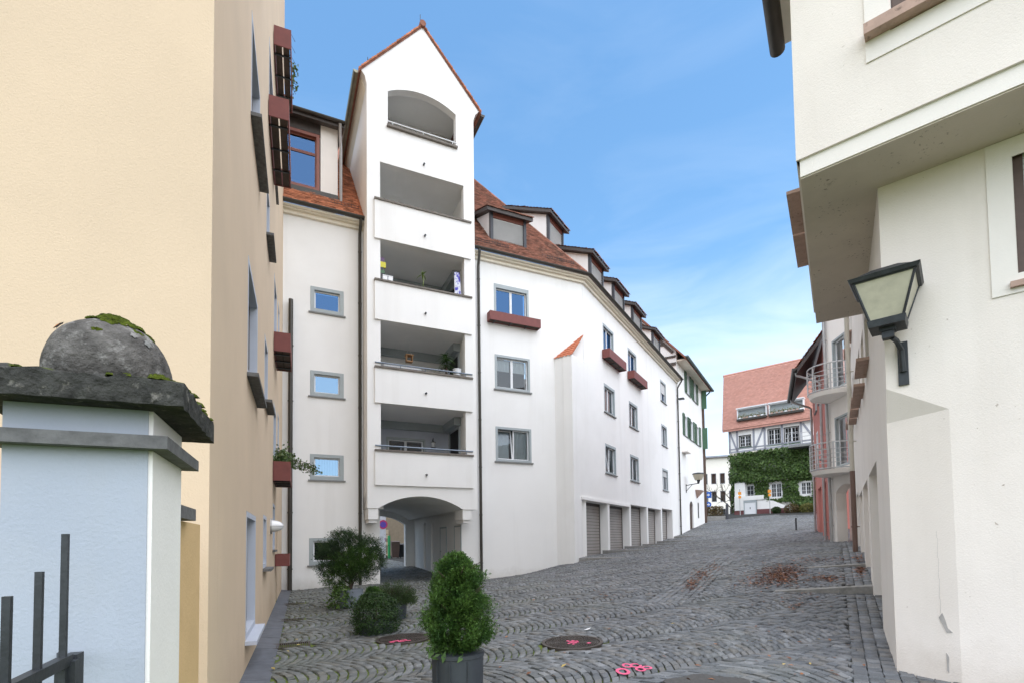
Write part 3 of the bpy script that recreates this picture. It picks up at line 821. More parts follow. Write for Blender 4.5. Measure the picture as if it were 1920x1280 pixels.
# --- street wall (C) with garages
CW = []
for (u0, u1) in ((2.43, 3.92), (6.17, 7.68), (12.75, 14.13)):
    for (z0, z1) in ((10.68, 12.08), (7.75, 9.14), (4.78, 6.21)): CW.append((u0, u1, z0, z1))
GAR = [(-.5, 2.6, .78, 3.28), (2.85, 5.85, 1.02, 3.30), (6.1, 9.05, 1.17, 3.46), (9.3, 12.15, 1.22, 3.46), (12.42, 15.1, 1.38, 3.57)]
QU = -1.3                     # the buttress carries the street wall on past the corner below its tiled hood
outer = [(QU, -.6), (17.3, -.6), (17.3, 13.15), (0.0, 13.15), (0.0, 9.38), (QU, 9.38)]
holed(FC, outer, [rect(*w) for w in CW] + [rect(g[0], g[1], g[2] - 1.0 if False else g[2] - .12, g[3]) for g in GAR], 0, .4, 'wall', M_WHITE, wh)
for i, w in enumerate(CW):
    c, r = divmod(i, 3)
    window(FC, wh, *w, ring=.07, leaves=2, ringtop=.12, depth=.2, blind=(.55 if (c == 2 and r == 0) else .3 if (c == 2 and r == 2) else 0), tilt=0 if (c == 0 and r == 2) else None,
           sill=not (r == 0 and c < 2), curtain=(.9 if (c + r) % 2 else 0), pane=G_SKY if r == 0 else G_PANE, sash=M_SASH)
for g in GAR:
    garage_door(FC, wh, g[0] + .02, g[1] - .02, -.44, g[2], g[3] - .02)
    MB().box(FC, g[0] - .1, g[1] + .1, -.72, -.47, g[2] - .3, g[3] + .2).build('garage_backing', M_DARK, wh)
MB().box(FC, -.55, 5.9, -.02, .05, 3.31, 3.43).build('garage_lintel', M_WHITE, wh)
# buttress
bpt = FB.P(8.02, 0, 0); qpt = FC.P(QU, -.001, 0); kpt = FC.P(.0, -.2, 0); ipt = FB.P(9.2, -.2, 0)
MB().vprism([bpt[:2], FC.P(QU, -.003, 0)[:2], FC.P(QU + .9, -.2, 0)[:2], ipt[:2]], -.6, [9.38, 9.38, 9.6, 9.4]).build('buttress', M_WHITE, wh)
hood = MB(); A_ = np.array((*bpt[:2], 9.36)); B_ = np.array((*FC.P(QU, .02, 0)[:2], 9.36)); C_ = np.array((*FC.P(-.02, .03, 0)[:2], 10.62))
D_ = np.array((*FB.P(9.35, -.05, 0)[:2], 10.3))
hood.add([A_, B_, C_, D_], [(0, 1, 2), (0, 2, 3), (0, 3, 1), (1, 3, 2)])
ho = hood.build('buttress_hood', M_TILE3, wh)
nrm = np.cross(B_ - A_, C_ - A_); nrm /= np.linalg.norm(nrm)
if nrm[2] < 0: nrm = -nrm
nr = 9
for r in range(nr):                                      # scalloped tiles, course by course
    t0, t1 = r / nr, (r + 1.5) / nr
    l0 = A_ * (1 - t0) + C_ * t0; r0 = B_ * (1 - t0) + C_ * t0
    l1 = A_ * (1 - min(t1, 1)) + C_ * min(t1, 1); r1 = B_ * (1 - min(t1, 1)) + C_ * min(t1, 1)
    wd = np.linalg.norm(r0 - l0); nt_ = max(1, int(round(wd / .19)))
    for i in range(nt_):
        a0, a1 = i / nt_, (i + 1) / nt_
        p = [l0 + (r0 - l0) * a0, l0 + (r0 - l0) * a1, l1 + (r1 - l1) * a1, l1 + (r1 - l1) * a0]
        mid = (p[0] + p[1]) / 2 + (p[0] - p[3]) * .18
        top = [p[0] * .98 + p[1] * .02 + nrm * .05, mid + nrm * .05, p[1] * .98 + p[0] * .02 + nrm * .05, p[2] + nrm * .012, p[3] + nrm * .012]
        bot = [q - nrm * .022 for q in top]
        MB().add(top + bot, [(0, 1, 2, 3, 4), (9, 8, 7, 6, 5), (0, 5, 6, 1), (1, 6, 7, 2), (2, 7, 8, 3), (3, 8, 9, 4), (4, 9, 5, 0)]).build('tile', M_TILE3, ho)
# eaves: trim, gutters, pipes
m = MB(); m.box(FA, -3.3, .0, -.02, .10, 12.96, 13.08); m.box(FA, -3.3, .0, -.02, .22, 13.08, 13.12); m.box(FA, -3.3, .0, -.02, .33, 13.12, 13.165); m.build('eaves_moulding', M_TRIM, wh)
m = MB()
ci = FB.P(9.52, 0, 0)
def eave_strip(m, w, za, zb):
    tt_ = math.tan(radians(34.35 / 2))
    uB = 9.52 + w * tt_; uC = -w * tt_
    a = [FB.P(4.0, -.1, za), FB.P(4.0, w, za), FB.P(uB, w, za), FC.P(17.3, w, za), FC.P(17.3, -.1, za), FB.P(9.5, -.1, za)]
    b = [(x, y, zb) for x, y, _ in a]
    m.add(a + b, [(0, 1, 2, 5)[::-1], (2, 3, 4, 5)[::-1], (6, 7, 8, 11), (8, 9, 10, 11), (1, 2, 8, 7), (2, 3, 9, 8), (3, 4, 10, 9), (0, 1, 7, 6)])
eave_strip(m, .10, 12.94, 13.06); eave_strip(m, .22, 13.06, 13.12); eave_strip(m, .33, 13.12, 13.165); m.build('eaves_moulding', M_TRIM, wh)
tt_ = math.tan(radians(34.35 / 2)); we = .40
g = MB().half_gutter([FB.P(4.02, we, 13.25), FB.P(9.52 + we * tt_, we, 13.25), FC.P(17.45, we, 13.25)], .085).build('gutter', M_GUT, wh); smooth_by_angle(g)
g = MB().half_gutter([FA.P(-3.3, we, 13.25), FA.P(0.0, we, 13.25)], .085).build('gutter', M_GUT, wh); smooth_by_angle(g)
downpipe(FA, wh, -.12, .10, 12.7, -.1, .055, elbow=(0, .28, .5))
downpipe(FB, wh, 4.53, .10, 12.6, -.1, .055, elbow=(-.05, .28, .6))
downpipe(FC, wh, 17.1, .10, 12.5, 1.7, .055, elbow=(.1, .28, .7))
downpipe(FA, wh, -2.42, .16, 9.9, -.1, .075)
# roofs
E0 = .34                                                # eave projection
z_e = 13.22
def roof_z(s): return z_e + ROOFK * s
slab(FA, [(-3.4, E0, z_e), (.1, E0, z_e), (.1, -7.6, z_e + ROOFK * (7.6 + E0)), (-3.4, -7.6, z_e + ROOFK * (7.6 + E0))], .05, 'roof', M_TILE2, wh)
tiles(FA, lambda s: -3.4, lambda s: 0.05, E0 + .03, z_e + .0, ROOFK, 5.2, 'roof_tiles', M_TILE, wh)
hipslope = tt_
rl = 7.7
rB = slab(FB, [(3.9, E0, z_e), (9.52 + E0 * tt_, E0, z_e), (9.52 - rl * tt_, -rl, roof_z(rl + E0)), (3.9, -rl, roof_z(rl + E0))], .05, 'roof', M_TILE2, wh)
tiles(FB, lambda s: 3.95, lambda s: 9.52 + (E0 - s) * tt_ + .02, E0 + .03, z_e, ROOFK, rl + E0, 'roof_tiles', M_TILE2, wh)
rC = slab(FC, [(-E0 * tt_, E0, z_e), (17.4, E0, z_e), (17.4, -rl, roof_z(rl + E0)), (rl * tt_, -rl, roof_z(rl + E0))], .05, 'roof', M_TILE2, wh)
tiles(FC, lambda s: -(E0 - s) * tt_ - .02, lambda s: 17.4, E0 + .03, z_e, ROOFK, 2.0, 'roof_tiles', M_TILE2, wh)
# hip tiles
hp = []
for i in range(40):
    s = .1 + i * .2
    p = FB.P(9.52 + (E0 - s) * tt_, E0 - s, roof_z(s) + .03); q = FB.P(9.52 + (E0 - s - .24) * tt_, E0 - s - .24, roof_z(s + .24) + .05)
    hp.append((p, q))
m = MB()
for p, q in hp: m.tube([p, q], [.07, .055], 6)
m.build('hip_tiles', M_TILE2, wh)
snow_guard(FA, wh, -1.1, -.1, E0 - .45, z_e + .62)
snow_guard(FB, wh, 4.4, 6.0, E0 - .45, z_e + .60); snow_guard(FB, wh, 7.6, 9.2, E0 - .45, z_e + .60)
# dormer on the left roof: rose wood window, cream cheek, zinc apron
zf = -.55
dm = MB().box(FA, -3.3, -1.42, zf - .16, zf, 16.55, 16.95).build('dormer', M_FASCIA, wh)
MB().box(FA, -1.42, -.82, zf - .9, zf, 14.2, 16.95).build('front_pier', M_CREAM2, dm)
window(FA, dm, -3.2, -1.45, 14.42, 16.55, w=zf - .02, ring=.11, leaves=1, sur=M_ROSEWOOD, sash=M_ROSEWOOD, pane=G_SKY, transom=.68, sill=False, proud=.01)
MB().box(FA, -3.4, -.80, zf - .1, zf + .05, 13.98, 14.4).build('zinc_apron', M_GUT, dm)
for u in (-2.4, -1.7, -1.1): MB().box(FA, u - .012, u + .012, zf + .05, zf + .062, 13.98, 14.4).build('apron_seam', M_GUT, dm)
slab(FA, [(-3.4, zf + .35, 16.95), (-.62, zf + .35, 16.95), (-.62, -4.2, 18.3), (-3.4, -4.2, 18.3)], .14, 'dormer_roof', M_FASCIA, dm)
m = MB(); vs = [FA.P(-.9, zf - .1, 14.2), FA.P(-.9, zf - .1, 16.95), FA.P(-.9, -4.0, 18.2), FA.P(-.9, -3.3, 16.9)]; m.add(vs + [(x + .05, y, z) for x, y, z in vs], [(0, 1, 2, 3), (7, 6, 5, 4), (0, 4, 5, 1), (1, 5, 6, 2), (2, 6, 7, 3), (3, 7, 4, 0)]); m.build('cheek', M_CREAM2, dm)
g = MB().half_gutter([FA.P(-3.4, zf + .42, 16.98), FA.P(-.6, zf + .42, 16.98)], .08).build('gutter', M_GUT, dm); smooth_by_angle(g)
o = MB().tube([FA.P(-.78, zf + .42, 16.9), FA.P(-.76, zf + .2, 16.6), FA.P(-.72, zf + .1, 16.2), FA.P(-.72, zf + .1, 14.15)], .055, 8).build('downpipe', M_ZINC, dm); smooth_by_angle(o)
# dormers to the right
dormer(FB, wh, 5.35, 7.05, -.55, 13.98, 15.55)
dormer(FC, wh, 1.2, 2.9, -2.2, 15.9, 17.6)
dormer(FC, wh, 5.3, 6.9, -2.4, 16.1, 17.6)
for u in (2.3, 5.6, 8.9, 13.2): dormer(FC, wh, u, u + 1.75, -.50, 13.9, 15.6)
# --- the tower
ZS = [(13.68, 15.08), (10.77, 12.24), (7.70, 9.34), (4.78, 6.41)]
PB = [(12.24, 13.62), (9.34, 10.71), (6.41, 7.64), (3.54, 4.72)]
tower_out = [(0, 2.74), (.36, 2.74)]
aa = arch(.36, 3.45, 2.74, 2.74, 3.19)
tower_out += aa[2:][::-1] + [(3.45, 2.74)][:0] + [(4.02, 2.74), (4.02, 17.8), (4.10, 18.05), (4.27, 18.24), (2.03, 20.72), (-.2, 18.24), (-.06, 18.05), (0, 17.8)]
th = [rect(.46, 3.59, a, b) for a, b in ZS] + [arch(.74, 3.31, 16.5, 17.78, 18.14)]
tw = holed(FT, tower_out, th, 0, .28, 'tower_front', M_WHITE, wh)
def arc_soffit(): pass
m = MB(); m.box(FT, 0, .28, -7.0, -.28, 2.745, 17.9); m.build('tower_side_wall', M_WHITE, wh)
m = MB(); m.box(FT, 3.74, 4.02, -7.0, -.28, 2.745, 17.9); m.build('tower_side_wall', M_WHITE, wh)
for (a, b), (pa, pb) in zip(ZS, PB):
    MB().box(FT, .25, 3.85, .0, .075, pa, pb).build('balcony_parapet', M_WHITE, wh)
    MB().box(FT, .24, 3.86, -.30, .13, pb, pb + .06).build('parapet_coping', M_COPE, wh)
    MB().box(FT, .28, 3.74, -2.9, -.28, pa - .0, pa + .16).build('balcony_floor', M_LOGGIA, wh)
MB().box(FT, .28, 3.74, -2.9, -.28, 15.08, 15.24).build('balcony_floor', M_LOGGIA, wh)
MB().box(FT, .70, 3.35, -.28, .10, 16.43, 16.50).build('parapet_coping', M_COPE, wh)
r = MB().tube([FT.P(.74, .05, 16.62), FT.P(3.31, .05, 16.62)], .022, 8); [r.tube([FT.P(u, .05, 16.48), FT.P(u, .05, 16.62)], .014, 6) for u in (.9, 2.03, 3.15)]; r.build('handrail', M_SASH, wh)
for z in (7.70, 4.78):
    r = MB().tube([FT.P(.26, .03, z + .14), FT.P(3.86, .03, z + .14)], .026, 8)
    for u in (.5, 1.15, 2.05, 2.95, 3.6): r.tube([FT.P(u, .03, z - .02), FT.P(u, .03, z + .14)], .014, 6)
    r.build('handrail', M_RAIL, wh)
for z in (15.44, 12.71, 9.82, 6.91, 3.96):
    ww = .0 if z > 15 else .075
    o = MB().tube([FT.P(2.05, ww - .01, z), FT.P(2.05, ww + .09, z - .01)], .035, 10).build('drain_spout', M_IRON, wh)
# loggia back walls: window, door, beam
MB().box(FT, .28, 3.74, -2.0, -1.9, 15.24, 18.45).build('loggia_back_wall', M_LOGGIA, wh)
MB().box(FT, .29, 3.73, -1.9, -.285, 18.35, 18.45).build('loggia_ceiling', M_LOGGIA, wh)
for k, (a, b) in enumerate(ZS):
    fl = PB[k][0] + .16
    if k == 0:
        MB().box(FT, .28, 3.74, -2.9, -2.62, fl, b).build('loggia_back_wall', M_LOGGIA, wh); continue
    FL = FT.off(0, -2.62)
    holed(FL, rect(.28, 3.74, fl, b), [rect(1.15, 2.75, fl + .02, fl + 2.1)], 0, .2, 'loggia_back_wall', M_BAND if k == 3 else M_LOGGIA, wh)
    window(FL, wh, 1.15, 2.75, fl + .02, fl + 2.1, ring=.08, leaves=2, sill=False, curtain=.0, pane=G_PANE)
    MB().box(FT, .28, 3.74, -2.62, -2.46, b - .30, b - .005).build('loggia_beam', M_FRAME, wh)
    MB().box(FT, 3.45, 3.735, -2.46, -.95, b - .30, b - .006).build('loggia_beam', M_FRAME, wh)
    dd = MB().ring(Fr(FT.P(3.735, -1.05, 0), AZT - 90), 0, 1.3, fl, b - .3, .09, -.06, .0).build('loggia_door', M_FRAME, wh)
    MB().box(Fr(FT.P(3.735, -1.05, 0), AZT - 90), .09, 1.21, -.03, -.004, fl + .09, b - .4).build('door_leaf', M_DARK, dd)
# wall lantern of the lowest loggia is a thing of its own further below
# tower eaves: kneelers, gutters, roof
for ua, ub, s in ((-.02, -.42, -1), (4.04, 4.44, 1)):
    MB().add([FT.P(0 if s < 0 else 4.02, -.285, 17.8), FT.P(-.2 if s < 0 else 4.26, -.285, 18.24), FT.P(-.2 if s < 0 else 4.26, -7, 18.24), FT.P(0 if s < 0 else 4.02, -7, 17.8),
              FT.P(.2 if s < 0 else 3.8, -.285, 18.24), FT.P(.2 if s < 0 else 3.8, -7, 18.24)], [(0, 1, 2, 3), (1, 4, 5, 2), (0, 4, 1), (3, 2, 5)]).build('eaves_cove', M_TRIM, wh)
for u, in ((-.36,), (4.42,)):
    pts = [FT.P(u, -.02, 18.18), FT.P(u, -5.6, 18.18)]
    g = MB().half_gutter(pts, .10).build('gutter', M_COPPER if u < 0 else M_GUT, wh); smooth_by_angle(g)
apex = (2.03, 20.80)
for s in (-1, 1):
    ue = -.28 if s < 0 else 4.34
    slab(FT, [(ue, .04, 18.22), (apex[0], .04, 20.80), (apex[0], -7, 20.80), (ue, -7, 18.22)] if s < 0 else [(apex[0], .04, 20.80), (ue, .04, 18.22), (ue, -7, 18.22), (apex[0], -7, 20.80)], .10, 'roof', M_TILE2, wh)
    n = 26
    m = MB()
    for i in range(n):                                   # verge tiles
        t0, t1 = i / n, (i + 1.25) / n
        ua, za = ue + (apex[0] - ue) * t0, 18.22 + (20.8 - 18.22) * t0
        ub, zb = ue + (apex[0] - ue) * min(t1, 1), 18.22 + (20.8 - 18.22) * min(t1, 1)
        j = rng.normal(0, .008)
        m.prism(FT, [(ua, za - .03), (ub, zb - .05), (ub, zb + .005), (ua, za + .045)] if s < 0 else [(ub, zb - .05), (ua, za - .03), (ua, za + .045), (ub, zb + .005)], -.25, .07 + j)
    m.build('verge_tiles', M_TILE, wh)
m = MB(); m.tube([FT.P(2.03, .1, 20.80), FT.P(2.03, -7, 20.80)], .12, 8); m.build('ridge_tiles', M_TILE2, wh)
m = MB(); m.tube([FT.P(2.03, -.3, 20.85), FT.P(2.03, -.3, 21.5)], .012, 5); m.tube([FT.P(.1, -.4, 18.6), FT.P(.1, -.4, 19.15)], .012, 5); m.tube([FT.P(.1, -.4, 19.1), FT.P(.3, -.4, 18.75)], .01, 5)
m.tube([FT.P(3.9, -.4, 18.7), FT.P(4.15, -.4, 19.05)], .012, 5); m.build('lightning_rod', M_IRON, wh)
# corbels and passage
for u0, u1 in ((.03, .37), (3.45, 3.80)):
    MB().box(FT, u0, u1, -.9, -.03, 2.36, 2.735).build('corbel', M_WHITE, wh)
    MB().box(FT, u0 + .04, u1 - .03, -.9, -.10, 2.24, 2.36).build('corbel_foot', M_LOGGIA, wh)
MB().box(FT, .0, .6, -1.1, -.28, 2.742, 3.2).build('tower_soffit', M_LOGGIA, wh)
LP = 8.7                                                # passage length
n = 14
ar = arch(PU0 - .24, PU1 - .26, 2.7, 2.74, 3.22, n)[2:]
m = MB()
ps = [FT.P(u, -.28, z) for u, z in ar] + [FT.P(u, -LP, z) for u, z in ar]
m.add(ps, [(i, i + 1, n + 2 + i, n + 1 + i) for i in range(n)])
m.build('passage_vault', M_LOGGIA, wh)
MB().box(FT, .2, 4.0, -LP, -.3, 3.3, 3.4).build('passage_ceiling', M_LOGGIA, wh)
FPW = Fr(FT.P(PU1 - .0, -1.05, 0), AZT - 90)            # right-hand wall of the passage, seen from inside: outward is +u of FT
FPW2 = Fr(FPW.o, AZT + 90)
# right wall faces the passage (-u): frame running backwards
PW = Fr(FT.P(PU1, -LP, 0), AZT + 90)
def pu(depth): return LP - depth
ho_ = [arch(pu(5.45) - .0, pu(5.45) + .42, .3, 2.2, 2.55), arch(pu(6.75), pu(6.75) + .42, .3, 2.2, 2.55)]
holed(PW, [(0, -.5), (LP - 1.46, -.5), (LP - 1.46, 3.3), (0, 3.3)], ho_, 0, .3, 'passage_wall', M_LOGGIA, wh)
for dpt, wd in ((3.9, .95), (1.9, .85)):
    d = MB().ring(PW, pu(dpt), pu(dpt) + wd, .1, 2.2, .06, 0.004, .03).build('passage_door', M_FRAME, wh)
    MB().box(PW, pu(dpt) + .06, pu(dpt) + wd - .06, .006, .018, .12, 2.14).build('door_leaf', M_LOGGIA, d)
    MB().tube([PW.P(pu(dpt) + .14, .02, 1.15), PW.P(pu(dpt) + .14, .07, 1.15), PW.P(pu(dpt) + .26, .07, 1.15)], .012, 6).build('door_handle', M_IRON, d)
PL = Fr(FT.P(PU0, -1.35, 0), AZT - 90)
MB().box(PL, 0, LP - 1.3, -.3, -.0, -.5, 3.3).build('passage_wall', M_LOGGIA, wh)
# far arch of the passage
FPE = FT.off(0, -LP)
holed(FPE, rect(-.2, 4.6, -.6, 6.0), [arch(PU0 - .0, PU1 - .45, -.5, 2.5, 2.95)], 0, .35, 'passage_arch', M_LOGGIA, wh)
# rear mass of the house so that no light leaks through
MB().box(FT, 4.2, 9.0, -9.2, -8.6, -.5, 13).build('rear_wall', M_WHITE, wh)
MB().box(FC, 3.0, 17.3, -9.4, -9.0, -.5, 13.1).build('rear_wall', M_WHITE, wh)
MB().box(FT, -3.4, -.2, -9.2, -8.8, -.5, 13).build('rear_wall', M_WHITE, wh)
def leaf_cloud(pts, nrm, size, name, material, parent=None, asp=.75, spread=.7):
    n = len(pts); nn = nrm + rng.normal(0, spread, (n, 3)); nn /= np.linalg.norm(nn, axis=1, keepdims=True)
    r = rng.normal(0, 1, (n, 3)); a = np.cross(nn, r); a /= np.linalg.norm(a, axis=1, keepdims=True); b = np.cross(nn, a)
    s = size * rng.uniform(.6, 1.25, (n, 1))
    V = np.stack([pts - a * s, pts - b * s * asp * .8 + nn * s * .15, pts + a * s, pts + b * s * asp * .8 + nn * s * .15], 1)
    Q = (np.arange(4)[None] + 4 * np.arange(n)[:, None])
    return fast_mesh(name, V.reshape(-1, 3), Q, material, parent)
# ================================================================== flower boxes on the white house
def flower_box(fr, u0, u1, w0, w1, z0, z1, label, group=None, slats=False, dirt=False):
    p = fr.P((u0 + u1) / 2, (w0 + w1) / 2, z0)
    t = thing('flower_box', p, label, 'flower box', group)
    e = .022
    MB().box(fr, u0, u1, w1 - e, w1, z0, z1).build('front_board', M_BOXRED, t)
    MB().box(fr, u0, u1, w0, w0 + e, z0, z1).build('back_board', M_BOXRED, t)
    for a in (u0 + .001, u1 - e - .001): MB().box(fr, a, a + e, w0 + e, w1 - e, z0 + .001, z1 - .001).build('end_board', M_BOXRED, t)
    n = 2
    wd = (w1 - w0 - 2 * e)
    for i in range(n):
        a = w0 + e + wd * i / n + .012; b = w0 + e + wd * (i + 1) / n - .012
        MB().box(fr, u0 + e, u1 - e, a, b, z0 + .02, z0 + .04).build('bottom_slat', M_BOXDARK, t)
    k = u0 + .25
    while k < u1:
        MB().box(fr, k - .02, k + .02, w0 - .02, w1 - e, z0 - .01, z0 + .015).build('bracket', M_IRON, t); k += max(.5, (u1 - u0) / 3.2)
    if dirt:
        MB().box(fr, u0 + e, u1 - e, w0 + e, w1 - e, z0 + .05, z1 - .06).build('soil', M_SOIL, t)
    return t
flower_box(FB, 4.92, 7.22, .02, .34, 10.44, 10.80, 'long maroon flower box under the window right of the balcony tower')
flower_box(FC, 2.25, 4.7, .02, .40, 10.28, 10.70, 'maroon flower box under the street window nearest the tiled buttress')
flower_box(FC, 6.0, 8.45, .02, .40, 10.28, 10.70, 'maroon flower box under the second top-row street window')

# things on the balconies
t = thing('hanging_bird_house', FT.P(1.75, -1.2, 8.6), 'small wooden bird house hanging from the second balcony ceiling', 'bird house')
wood = mat('light_wood', (.48, .27, .13), .7, .15, 10)
MB().box(FT, 1.63, 1.87, -1.3, -1.08, 8.42, 8.45).build('base', wood, t)
for a in (1.63, 1.85): MB().box(FT, a, a + .02, -1.3, -1.08, 8.45, 8.66).build('post', wood, t)
MB().box(FT, 1.60, 1.90, -1.33, -1.05, 8.66, 8.69).build('roof', wood, t)
m = MB(); m.tube([FT.P(1.63, -1.19, 8.69), FT.P(1.75, -1.19, 8.95), FT.P(1.87, -1.19, 8.69)], .006, 4); m.tube([FT.P(1.75, -1.19, 8.95), FT.P(1.75, -1.19, 9.34)], .004, 4); m.build('cord', M_SASH, t)

def strap_leaves(base, n, length, droop, wid, name, material, parent, up=.9):
    V = []; Q = []
    for i in range(n):
        az = rng.uniform(0, 2 * pi); el = rng.uniform(.15, up) * pi / 2; ln = length * rng.uniform(.6, 1.1)
        d = np.array([cos(az) * cos(el), sin(az) * cos(el), sin(el)]); sd = np.array([-sin(az), cos(az), 0])
        k0 = len(V)
        for s in range(6):
            t = s / 5; p = np.array(base) + d * ln * t + np.array([0, 0, -droop * ln * t * t]); ww = wid * (1 - t) ** .6 * (.5 + min(1, t * 3) * .5)
            V += [p - sd * ww, p + np.array([0, 0, ww * .5]), p + sd * ww]
        for s in range(5):
            a = k0 + 3 * s
            Q += [(a, a + 1, a + 4, a + 3), (a + 1, a + 2, a + 5, a + 4)]
    return fast_mesh(name, np.array(V), np.array(Q), material, parent)
L_YUCCA = leaf_mat('yucca_leaf', (.035, .085, .02), (.09, .16, .045))
t = thing('yucca_plant', FT.P(3.02, -.55, 7.2), 'potted yucca palm with long drooping leaves on the second balcony', 'potted plant')
MB().tube([FT.P(3.02, -.55, 7.3), FT.P(3.02, -.55, 8.25)], .04, 8).build('stem', M_TRUNK, t)
for z in (8.15, 8.4, 8.55): strap_leaves(FT.P(3.02, -.55, z), 42, .55, .75, .022, 'leaf_tuft', L_YUCCA, t)
potw = mat('white_pot', (.7, .72, .74), .5, .03, 3)
o = MB().tube([FT.P(3.02, -.55, 7.0), FT.P(3.02, -.55, 7.35)], [.14, .17], 14).build('pot', potw, t)
t = thing('plant_pot', FT.P(3.3, -.1, 7.76), 'white round flower pot on the second balcony parapet', 'pot')
o = MB().tube([FT.P(3.3, -.1, 7.76), FT.P(3.3, -.1, 7.98)], [.13, .16], 14).build('pot', potw, t)
MB().tube([FT.P(3.3, -.1, 7.98), FT.P(3.3, -.1, 8.0)], [.165, .165], 14).build('rim', potw, t)
o = MB(); 
for i in range(24):
    u = .62 + i * .055; o.box(FT, u, u + .03, -.14, -.125, 7.765, 7.90)
o.box(FT, .6, 1.95, -.125, -.11, 7.80, 7.82); o.box(FT, .6, 1.95, -.125, -.11, 7.86, 7.88)
tag(o.build('white_picket_edging', M_SASH), 'low white picket edging along the second balcony parapet', 'edging')
t = thing('young_plant', FT.P(2.02, -.12, 10.83), 'thin young plant with a few leaves on the third balcony parapet', 'plant')
MB().tube([FT.P(2.02, -.12, 10.83), FT.P(2.05, -.14, 11.2), FT.P(2.0, -.13, 11.55)], [.014, .011, .006], 6).build('stem', mat('green_stem', (.22, .30, .08), .6), t)
strap_leaves(FT.P(2.02, -.13, 11.35), 9, .32, .6, .035, 'leaves', leaf_mat('young_leaf', (.16, .26, .05), (.30, .38, .10)), t, up=.5)
strap_leaves(FT.P(2.0, -.12, 10.84), 12, .2, .3, .02, 'grass_tuft', MATS['young_leaf'], t, up=.7)
for u, lab in ((.63, 'white box planter at the left end of the third balcony parapet'), (.82, 'white box planter second from the left on the third balcony parapet')):
    q = MB().box(FT, u - .08, u + .08, -.17, -.01, 10.835, 10.98)
    q.box(FT, u - .09, u + .09, -.18, 0.0, 10.98, 11.0)
    tag(q.build('box_planter', M_SASH), lab, 'planter', 'white box planters on the parapet')
t = thing('balcony_ornament', FT.P(.56, -.35, 11.0), 'yellow and black painted ornament on the left of the third balcony', 'ornament')
for z0, z1, c, wd in ((10.9, 11.2, (.03, .03, .03), .07), (11.2, 11.32, (.05, .12, .05), .11), (11.32, 11.42, (.03, .03, .03), .06), (11.42, 11.62, (.62, .55, .03), .15), (11.62, 11.78, (.10, .05, .12), .10)):
    MB().box(FT, .56 - wd, .56 + wd, -.38, -.30, z0, z1).build('painted_panel', mat('orn%d' % int(z0 * 100), c, .5), t)
cl = MB(); nn = 10; vs = []
for i in range(nn + 1):
    uu = 3.36 + .03 * sin(i * 1.7) + .02 * i / nn; 
    for j in range(7):
        zz = 11.75 - j * .14; vs.append(FT.P(3.26 + .26 * i / nn * (1 - .25 * (1 - j / 6)), -.18 - .03 * sin(i * 1.6 + j * .4), zz))
cl.add(vs, [(i * 7 + j, i * 7 + j + 1, (i + 1) * 7 + j + 1, (i + 1) * 7 + j) for i in range(nn) for j in range(6)])
flag_m = mat('blue_white_cloth', (.80, .82, .9), .8, .03, 3, col2=(.10, .09, .5), c2=(.50, .56), c2scale=7)
tag(cl.build('hanging_cloth', flag_m, None, True), 'white cloth with blue print hanging at the third balcony', 'cloth')
t = thing('loggia_lantern', FT.P(3.05, -2.5, 5.6), 'small black wall lantern beside the lowest balcony window', 'lantern')
MB().tube([FT.P(3.05, -2.62, 5.75), FT.P(3.05, -2.5, 5.85), FT.P(3.05, -2.5, 5.72)], .014, 6).build('bracket', M_IRON, t)
MB().tube([FT.P(3.05, -2.5, 5.72), FT.P(3.05, -2.5, 5.66)], [.02, .12], 8).build('cap', M_IRON, t)
MB().tube([FT.P(3.05, -2.5, 5.66), FT.P(3.05, -2.5, 5.46)], [.09, .06], 6).build('lamp_glass', M_SASH, t)
MB().tube([FT.P(3.05, -2.5, 5.46), FT.P(3.05, -2.5, 5.43)], [.10, .10], 8).build('base', M_IRON, t)

# ================================================================== court seen through the passage
M_RUBBLE = mat('rubble_wall', (.60, .48, .34), .95, .15, 3, .9, 6, .05, .1, col2=(.36, .28, .2), c2=(.5, .7), c2scale=4)
FW = FT.off(0, -24.0)
t = thing('rubble_stone_wall', FW.P(0, 0, 0), 'sunlit rough rubble stone wall seen through the passage', 'wall')
MB().box(FW, -9, 9, -.5, -.06, -.5, 4.4).build('mortar', mat('rubble_mortar', (.30, .24, .17), .95, .1, 5, .5, 20), t)
zz = .2; row = 0
while zz < 4.4:
    h = rng.uniform(.22, .42); u = -9 + rng.uniform(-.3, 0)
    while u < 5:
        l = rng.uniform(.3, .8)
        if u > -6:
            c = [(u + .02, zz + .02), (u + l - .02, zz + .02 + rng.uniform(-.02, .03)), (u + l - .03, zz + h - .02), (u + .02, zz + h - .02 + rng.uniform(-.03, .02))]
            MB().prism(FW, c, -.1, rng.uniform(-.03, .04)).build('stone', M_RUBBLE, t)
        u += l
    zz += h
